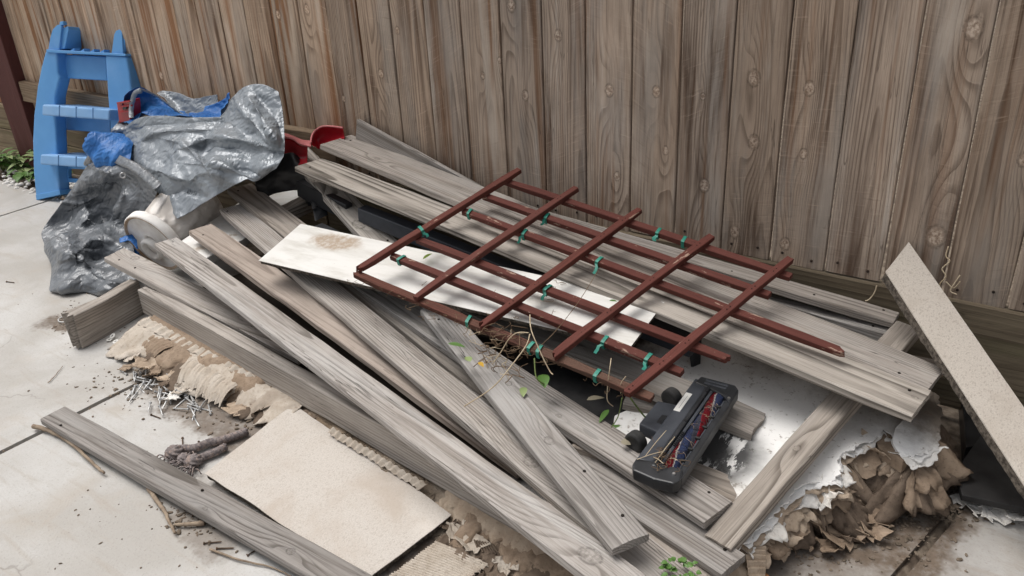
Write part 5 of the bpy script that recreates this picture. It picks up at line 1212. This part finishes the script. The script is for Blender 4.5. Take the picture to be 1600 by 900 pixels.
# ================================================================ SMALL STUFF ON THE CONCRETE
M['zinc'] = plain('galvanised_steel', (.46, .46, .455), (.60, .60, .59), 40, .45, .5, metal=.45)
M['rust'] = plain('rusty_steel', (.10, .07, .05), (.19, .13, .09), 60, .7, .3, metal=.3)
M['bark'] = plain('dry_grey_bark', (.34, .27, .20), (.20, .15, .11), 30, .9, .2, .8, 120, stretch=(1, 1, 1))
def nail_mesh(L, r=.0021):
    v, f = lathe([(0, 0), (r*2.1, 0), (r*2.1, .0016), (r, .002), (r, L*.9), (0, L)], 8); return mesh(v, f, True)
nm_ = nail_mesh(.052); nm_.materials.append(M['zinc']); nm2 = nail_mesh(.04, .0016); nm2.materials.append(M['rust'])
nr_ = random.Random(5)
def lay(me, name, x, y, z, az, el, label, group, cat='nail'):
    o = link(name, me); d = Vector((math.cos(az)*math.cos(el), math.sin(az)*math.cos(el), math.sin(el))); q = d.to_track_quat('Z', 'Y').to_matrix().to_4x4()
    o.matrix_world = Matrix.Translation(Vector(W(x, y, z))) @ q; return tag(o, label, cat, group)
for k in range(58):
    t_ = nr_.random(); x = 212+t_*112+nr_.gauss(0, 9); y = 592+t_*45+nr_.gauss(0, 10)
    lay(nm_, 'nail', x-6, y, .003+.016*max(0, 1-abs(t_-.5)*2)*nr_.random(), nr_.gauss(-.35, .55)+(math.pi if nr_.random() < .4 else 0), nr_.uniform(-.08, .1), 'shiny galvanised nail in the loose heap by the cardboard', 'spilled galvanised nails')
for (x, y, az, lb) in [(10, 440, .3, 'rusty nail on the open concrete at the far left picture edge'), (86, 452, 1.9, 'rusty nail on the concrete below the dark tarp'), (285, 684, -.6, 'rusty nail between the nail heap and the braided rope'), (310, 690, .2, 'rusty nail touching the top of the braided rope'),
                       (318, 849, .7, 'upper of two parallel nails below the lone plank'), (338, 857, .6, 'lower of two parallel nails below the lone plank'), (386, 868, 1.4, 'rusty nail pointing at the thin dark twig'), (236, 648, .1, 'stray nail just below the heap of shiny nails'), (300, 806, .9, 'rusty nail by the stubby twig')]:
    lay(nm2, 'nail', x, y, .003, az, 0, lb, 'scattered rusty nails')
o = flake('foam_lump', W(270, 622, .012), .03, M['paper5'], .4, 0, .2, 601, 1.3); tag(o, 'white lump of foam lying on the heap of nails', 'foam lump')
# washers and hook
wm = mesh(*lathe([(.004, 0), (.0095, 0), (.0095, .0018), (.004, .0018), (.004, 0)], 18)); wm.materials.append(M['label'])
for k, (x, y) in enumerate([(171, 531), (181, 534), (176, 525), (128, 480)]):
    o = link('washer', wm); o.matrix_world = Matrix.Translation(Vector(W(x, y, .004+.003*k))) @ Matrix.Rotation(.25*k, 4, 'X'); tag(o, ['left washer of the close trio behind the rotten beam end', 'right washer of the close trio behind the rotten beam end', 'upper washer of the close trio behind the rotten beam end', 'single white washer lying beyond the bent hook'][k], 'washer', 'white washers')
hk = smoothpath([W(*q, .008) for q in [(112, 494), (108, 499), (101, 503), (94, 503), (91, 500), (95, 496), (104, 494), (110, 488), (116, 486)]], 5)
o = tube('hook', hk, .0022, M['zinc'], None, 8); tag(o, 'bent metal hook by the rotten beam end', 'hook')
hk = smoothpath([W(*q, .010) for q in [(106, 486), (111, 492), (114, 499)]], 5)
o = tube('metal_pin', hk, .002, M['zinc'], None, 8); tag(o, 'short metal pin crossing the bent hook', 'pin')
# twigs
def twig(px, r, label, z=.010, seed=0):
    p = smoothpath([W(*q, z+.003*mnoise.noise(Vector((i*.9, seed, 0)))) for i, q in enumerate(px)], 5); n = len(p)
    p = [q+np.array([mnoise.noise(Vector((i*.8, seed, 1))), mnoise.noise(Vector((i*.8, seed, 2))), 0])*.0022 for i, q in enumerate(p)]
    o = tube('twig', p, [r*(1-.55*i/n)*(1+.18*mnoise.noise(Vector((i*.7, seed, 3)))) for i in range(n)], M['bark'], None, 7); return tag(o, label, 'twig')
twig([(52, 666), (75, 672), (100, 685), (120, 700), (138, 717), (152, 730), (163, 739)], .0065, 'crooked bare twig along the upper end of the lone plank', .012, 1)
twig([(232, 763), (247, 785), (258, 800), (264, 815), (274, 833)], .006, 'short twig sticking out from under the middle of the lone plank', .010, 2)
twig([(320, 817), (298, 819), (272, 820)], .0065, 'stubby twig lying across toward the lone plank edge', .009, 3)
twig([(328, 858), (375, 875), (420, 885), (455, 900)], .0028, 'thin dark twig parallel to the lower part of the lone plank', .006, 4)
twig([(75, 598), (85, 588), (98, 572)], .0016, 'hair thin straw on the open concrete above the lone plank', .004, 5)
# rope
M['rope'] = plain('dirty_braided_rope', (.27, .235, .225), (.14, .12, .12), 55, .95, .15, .8, 200, c3=(.34, .26, .22), c3scale=60, c3lo=.5, c3hi=.62, c3amt=.7)
def rope(px, z, r, parent, seed):
    p = smoothpath([W(*q, z) for q in px], 18)
    for s in range(3):
        q = []
        for i, c in enumerate(p):
            tg = unit(p[min(i+1, len(p)-1)]-p[max(i-1, 0)]); a_ = unit(np.cross(tg, [0, 0, 1])); b_ = np.cross(tg, a_); an = i*.75+s*2*math.pi/3+seed
            q.append(c+(a_*math.cos(an)+b_*math.sin(an))*r*.55)
        tube('strand', q, r*.52, M['rope'], parent, 7, jit=.08, seed=seed+s)
rp = empty('frayed_rope', W(300, 705, 0), 'thick dirty braided rope with knots beside the particle board', 'rope')
rope([(268, 702), (284, 701), (305, 700), (325, 692), (345, 688), (365, 682), (385, 674)], .014, .0105, rp, 0)
rope([(290, 724), (305, 720), (322, 712), (338, 706), (352, 698)], .013, .010, rp, 2)
for (x, y, r0, sd_) in ((272, 707, .024, 1), (303, 720, .022, 2), (288, 716, .018, 3)):
    bm_k = bmesh.new(); bmesh.ops.create_icosphere(bm_k, subdivisions=4, radius=1)
    for v in bm_k.verts:
        d_ = v.co.normalized(); an = math.atan2(d_.y, d_.x); w_ = abs(math.sin(an*2.5+d_.z*5+sd_))**.6
        v.co = d_*r0*(.72+.25*w_+.12*mnoise.noise(d_*6+Vector((sd_, 0, 0)))); v.co.z *= .75
    me = bpy.data.meshes.new('m'); bm_k.to_mesh(me); bm_k.free()
    for p_ in me.polygons: p_.use_smooth = True
    o = link('knot', me, M['rope']); place(o, Matrix.Translation(Vector(W(x, y, .016))), rp)
for k in range(60):
    x, y = 256+nr_.random()*50, 712+nr_.random()*26; p0 = W(x, y, .012); p1 = p0+np.array([nr_.uniform(-.03, .03), nr_.uniform(-.03, .02), -.006]); tube('fray', smoothpath([p0, (p0+p1)/2+np.array([0, 0, .008]), p1], 3), .0018, M['rope'], rp, 4)
# ================================================================ PLANTS
def leafmat(name, c1, c2):
    t = NT(name); p = t.coord(); col = t.mix(t.noise(p, 30, 3), c1, c2); m = t.done(col, .5, t.noise(p, 150, 2), .2, .001, .4); t.b.inputs['Subsurface Weight'].default_value = 0; return m
M['leaf'] = leafmat('green_leaf', (.06, .14, .025), (.10, .20, .04)); M['leaf_pale'] = leafmat('pale_green_leaf', (.20, .27, .10), (.28, .34, .15)); M['leaf_lime'] = leafmat('lime_leaf', (.22, .34, .03), (.3, .42, .06)); M['leaf_dry'] = leafmat('dry_leaf', (.22, .19, .13), (.30, .27, .20))
M['straw'] = plain('dry_stem', (.42, .33, .22), (.55, .46, .33), 40, .8, .2); M['straw_dark'] = plain('brown_root', (.13, .085, .055), (.2, .14, .09), 40, .9, .1); M['stem'] = plain('green_stem', (.12, .17, .05), (.18, .22, .08), 40, .7, .3)
M['yellow'] = plain('yellow_leaf', (.55, .36, .03), (.45, .25, .03), 40, .6, .3)
def leaf_geo(c, d, up, L, wd, fold=.25, bend=.25, n=6):
    d = unit(d); s = unit(np.cross(np.array(up, float), d)); up2 = np.cross(d, s); v = []; f = []
    for i in range(n+1):
        t_ = i/n; w_ = wd*math.sin(math.pi*min(1, t_**.8*.97+.015))**.9; q = np.array(c)+d*L*t_-np.array([0, 0, 1])*bend*L*t_*t_
        v += [q-s*w_/2+up2*fold*w_/2, q, q+s*w_/2+up2*fold*w_/2]
    for i in range(n): f += [(3*i, 3*i+1, 3*i+4, 3*i+3), (3*i+1, 3*i+2, 3*i+5, 3*i+4)]
    return v, f
def leaf(name, c, d, L, wd, mat, parent=None, label=None, up=(0, 0, 1), bend=.2, group=None):
    v, f = leaf_geo(c, d, up, L, wd, bend=bend); o = wname(name, v, f, mat, parent, True)
    if label: tag(o, label, 'leaf', group)
    return o
pr_ = random.Random(21)
def weed(x, y, hgt, n, label, spread=.05):
    b = W(x, y, -.005); root = empty('weed', b, label, 'weed', 'weeds by the fence post')
    for k in range(n):
        a_ = pr_.random()*6.28; tip = b+np.array([math.cos(a_)*spread*pr_.random()*1.6, math.sin(a_)*spread*pr_.random()*1.3, hgt*pr_.uniform(.35, 1)])
        tube('stem', [b+(tip-b)*np.array([.3, .3, .0])*0, b+(tip-b)*np.array([.4, .4, .55]), tip], [.0022, .0018, .001], M['stem'], root, 4)
        for j in range(pr_.randint(2, 4)):
            q = b+(tip-b)*pr_.uniform(.35, 1.0); an = pr_.random()*6.28
            leaf('leaf', q, (math.cos(an), math.sin(an), pr_.uniform(.0, .7)), pr_.uniform(.04, .085), pr_.uniform(.02, .04), M['leaf'] if pr_.random() < .75 else M['leaf_pale'], root, bend=.35)
weed(6, 268, .11, 12, 'leafy green weed at the far left picture edge by the fence'); weed(22, 262, .09, 11, 'leafy green weed in front of the dark red post'); weed(36, 272, .12, 12, 'tall leafy weed beside the ladder leg'); weed(45, 280, .06, 7, 'low green weed sprouting beside the ladder foot'); weed(100, 276, .07, 6, 'small weed seen under the lowest ladder step')
M['pebble'] = plain('white_pebble', (.62, .60, .56), (.74, .72, .69), 20, .8, .3, .3, 60)
bm = bmesh.new()
for k in range(420):
    x = pr_.uniform(-5.2, -3.0); y = pr_.uniform(EDGE-.02, FY-.06); r = pr_.uniform(.008, .017)
    mt = Matrix.Translation((x, y, r*.35-.006)) @ Matrix.Rotation(pr_.random()*6, 4, 'Z') @ Matrix.Diagonal((r*pr_.uniform(.9, 1.4), r, r*.7, 1)); bmesh.ops.create_icosphere(bm, subdivisions=1, radius=1, matrix=mt)
for v in bm.verts: v.co += Vector(mnoise.noise_vector(v.co*60))*.002
me = bpy.data.meshes.new('m'); bm.to_mesh(me); bm.free()
for p in me.polygons: p.use_smooth = True
tag(link('gravel', me, M['pebble']), 'white gravel strip along the fence under the ladder', kind='stuff')
# parsley at the bottom edge
b = W(1062, 897, .14); root = empty('parsley_sprig', b, 'curly dark green sprig lying on the planks at the bottom edge', 'sprig')
for k in range(46):
    a_ = pr_.random()*6.28; rr = pr_.random()**.5*.024; q = b+np.array([math.cos(a_)*rr*1.3, math.sin(a_)*rr, .012*pr_.random()+.004]); leaf('leaf', q, (math.cos(a_+pr_.uniform(-1, 1)), math.sin(a_+pr_.uniform(-1, 1)), pr_.uniform(.1, .9)), pr_.uniform(.009, .016), pr_.uniform(.008, .013), M['leaf'], root, bend=.5)
# leaves on the trellis and planks
def LF_(x, y, z, az, L, wd, m, label, el=.1): leaf('leaf', W(x, y, z), (math.cos(az), math.sin(az), el), L, wd, m, None, label)
LF_(661, 405, .318, 1.2, .034, .014, M['leaf_lime'], 'bright lime leaf standing on the white board by the first trellis bar', .5)
LF_(700, 537, .258, .3, .045, .016, M['leaf'], 'dark green leaf at the top of the steep short plank'); LF_(735, 565, .258, 2.6, .030, .018, M['leaf_pale'], 'pale green leaf with a yellow flower on the steep plank'); LF_(748, 566, .262, -.4, .022, .012, M['yellow'], 'yellow withered flower beside the pale leaf')
LF_(818, 605, .225, -1.0, .035, .018, M['leaf_pale'], 'pale leaf hanging left of the black tray'); LF_(848, 585, .23, -.9, .05, .028, M['leaf'], 'large dark green leaf in the gap under the trellis corner'); LF_(917, 625, .15, .9, .045, .018, M['leaf_dry'], 'dry grey leaf lying on the black tray'); LF_(951, 640, .17, -1.5, .05, .014, M['leaf'], 'narrow dark leaf hanging from the trellis corner'); LF_(970, 665, .16, -2.2, .04, .012, M['leaf'], 'narrow leaf lying left of the vacuum wheel'); LF_(1133, 553, .25, -1.4, .026, .012, M['leaf'], 'small green leaf dangling at the splintered slat tip')
LF_(970, 690, .175, .2, .022, .022, M['leaf_dry'], 'round brown leaf on the plank left of the vacuum wheel'); LF_(952, 470, .33, .5, .02, .010, M['leaf'], 'tiny green leaf on the fourth trellis cross bar')
# roots, stems and straw tangled on the lowest trellis bar
dg = empty('dried_stems', W(790, 540, .25), 'tangle of dry stems and roots caught on the lowest trellis bar', 'dry stems')
def stem(px, r, m): tube('stem', smoothpath([W(*q) for q in px], 6), r, m, dg, 5)
stem([(725, 635, .262), (770, 605, .30), (800, 570, .335), (822, 540, .35), (828, 522, .36)], .0014, M['straw'])
stem([(828, 492, .37), (830, 515, .36), (842, 545, .33), (858, 578, .29), (864, 585, .285)], .0014, M['straw'])
stem([(826, 520, .36), (808, 520, .35), (795, 530, .33), (784, 548, .30), (770, 568, .27)], .0013, M['straw'])
stem([(955, 560, .31), (953, 575, .30), (950, 600, .26), (949, 625, .22), (958, 635, .20)], .0012, M['straw'])
stem([(978, 588, .29), (970, 600, .27), (970, 615, .24)], .0011, M['straw'])
stem([(935, 422, .36), (905, 470, .35), (870, 515, .34), (845, 540, .32)], .0008, M['straw_dark'])
stem([(972, 622, .26), (966, 650, .20), (955, 668, .17)], .0013, M['stem']); stem([(985, 622, .26), (998, 640, .22), (1008, 652, .20)], .0020, M['stem']); stem([(835, 560, .28), (838, 590, .25), (850, 600, .23)], .0018, M['stem'])
for k in range(52):
    c_ = (784+pr_.gauss(0, 18), 545+pr_.gauss(0, 20)); z0 = .30+pr_.uniform(-.03, .03)-(c_[1]-520)*.0009; q = [W(c_[0]+pr_.gauss(0, 4), c_[1]+pr_.gauss(0, 4), z0)]
    for j in range(4): q.append(q[-1]+np.array([pr_.gauss(0, .012), pr_.gauss(0, .012), pr_.gauss(-.002, .007)]))
    tube('root', smoothpath(q, 3), pr_.uniform(.0005, .0012), M['straw_dark'] if pr_.random() < .7 else M['straw'], dg, 4)
for k in range(40):
    s = pr_.random(); x, y = 560+s*450, 432+s*190; z0 = .345-s*.08; q = [W(x, y+4, z0-.02)]
    for j in range(3): q.append(q[-1]+np.array([pr_.gauss(0, .009), pr_.gauss(0, .009), pr_.gauss(-.003, .004)]))
    tube('root', smoothpath(q, 3), pr_.uniform(.0004, .0009), M['straw_dark'], dg, 4)
for k in range(22):
    x, y = 640+pr_.random()*240, 430+pr_.random()*70; q = [W(x, y, .315)]
    for j in range(3): q.append(q[-1]+np.array([pr_.gauss(0, .01), pr_.gauss(0, .01), abs(pr_.gauss(0, .003))]))
    tube('root', smoothpath(q, 3), .0006, M['straw_dark'], dg, 4)
# dry straw on the vacuum head
dv = empty('straw_wisp', VP(-.35, -.1, .0), 'wisp of dry straw stuck on the vacuum head', 'straw')
for (a, b, a2, b2) in [(-.38, -.35, -.15, -.25), (-.40, -.1, -.18, -.02), (-.42, -.45, -.33, -.05), (-.36, -.2, -.42, .1), (-.33, .1, -.36, .3)]:
    tube('straw', smoothpath([VP(a, b, .004), VP((a+a2)/2, (b+b2)/2, .012), VP(a2, b2, .016)], 4), .0009, M['straw'], dv, 4)
for k in range(24):
    q = [VP(-.34+pr_.gauss(0, .05), .05+pr_.gauss(0, .16), .004)]
    for j in range(3): q.append(q[-1]+np.array([pr_.gauss(0, .008), pr_.gauss(0, .008), pr_.gauss(.001, .003)]))
    tube('straw', smoothpath(q, 3), .0005, M['straw_dark'], dv, 4)
# dead twiglet caught in the fence at the right
df = empty('dead_vine', OF(1475, 460, 2.0), 'dead curly vine caught in the fence gap right of the leaning board', 'vine')
for px in ([(1482, 385), (1478, 400), (1484, 408), (1472, 420), (1478, 432), (1468, 445), (1474, 460)], [(1500, 430), (1490, 445), (1485, 455), (1495, 460)], [(1478, 440), (1490, 450), (1500, 440)], [(1370, 446), (1366, 458), (1358, 468), (1352, 470)]):
    tube('tendril', smoothpath([OF(x, y, 2.02-.004*i) for i, (x, y) in enumerate(px)], 5), .0016, M['straw'], df, 5)
# small debris: crumbs, chips, seeds
bm = bmesh.new()
def crumb(x, y, z, r):
    bmesh.ops.create_icosphere(bm, subdivisions=1, radius=1, matrix=Matrix.Translation((x, y, z+r*.3)) @ Matrix.Rotation(pr_.random()*6, 4, 'Z') @ Matrix.Diagonal((r*pr_.uniform(.8, 2.2), r, r*.6, 1)))
for k in range(45): q = W(pr_.uniform(0, 330), pr_.uniform(330, 900)); crumb(q[0], q[1], 0, pr_.uniform(.001, .0028))
for (cx, cy, sx_, sy_, n_) in [(140, 500, 30, 18, 220), (250, 600, 60, 25, 260), (400, 650, 50, 20, 160), (760, 870, 60, 25, 260), (1380, 800, 60, 30, 380), (1260, 860, 40, 20, 130), (1480, 790, 18, 12, 120), (300, 810, 30, 18, 110), (1450, 850, 50, 30, 60)]:
    for k in range(n_): q = W(cx+pr_.gauss(0, sx_), cy+pr_.gauss(0, sy_)); crumb(q[0], q[1], 0, pr_.uniform(.0012, .0055)*pr_.random()+.001)
me = bpy.data.meshes.new('m'); bm.to_mesh(me); bm.free()
M['crumb'] = plain('soil_crumbs', (.10, .08, .06), (.22, .175, .135), 30, .95, .1)
tag(link('soil_crumbs', me, M['crumb']), 'loose soil crumbs and chips round the foot of the heap', kind='stuff')
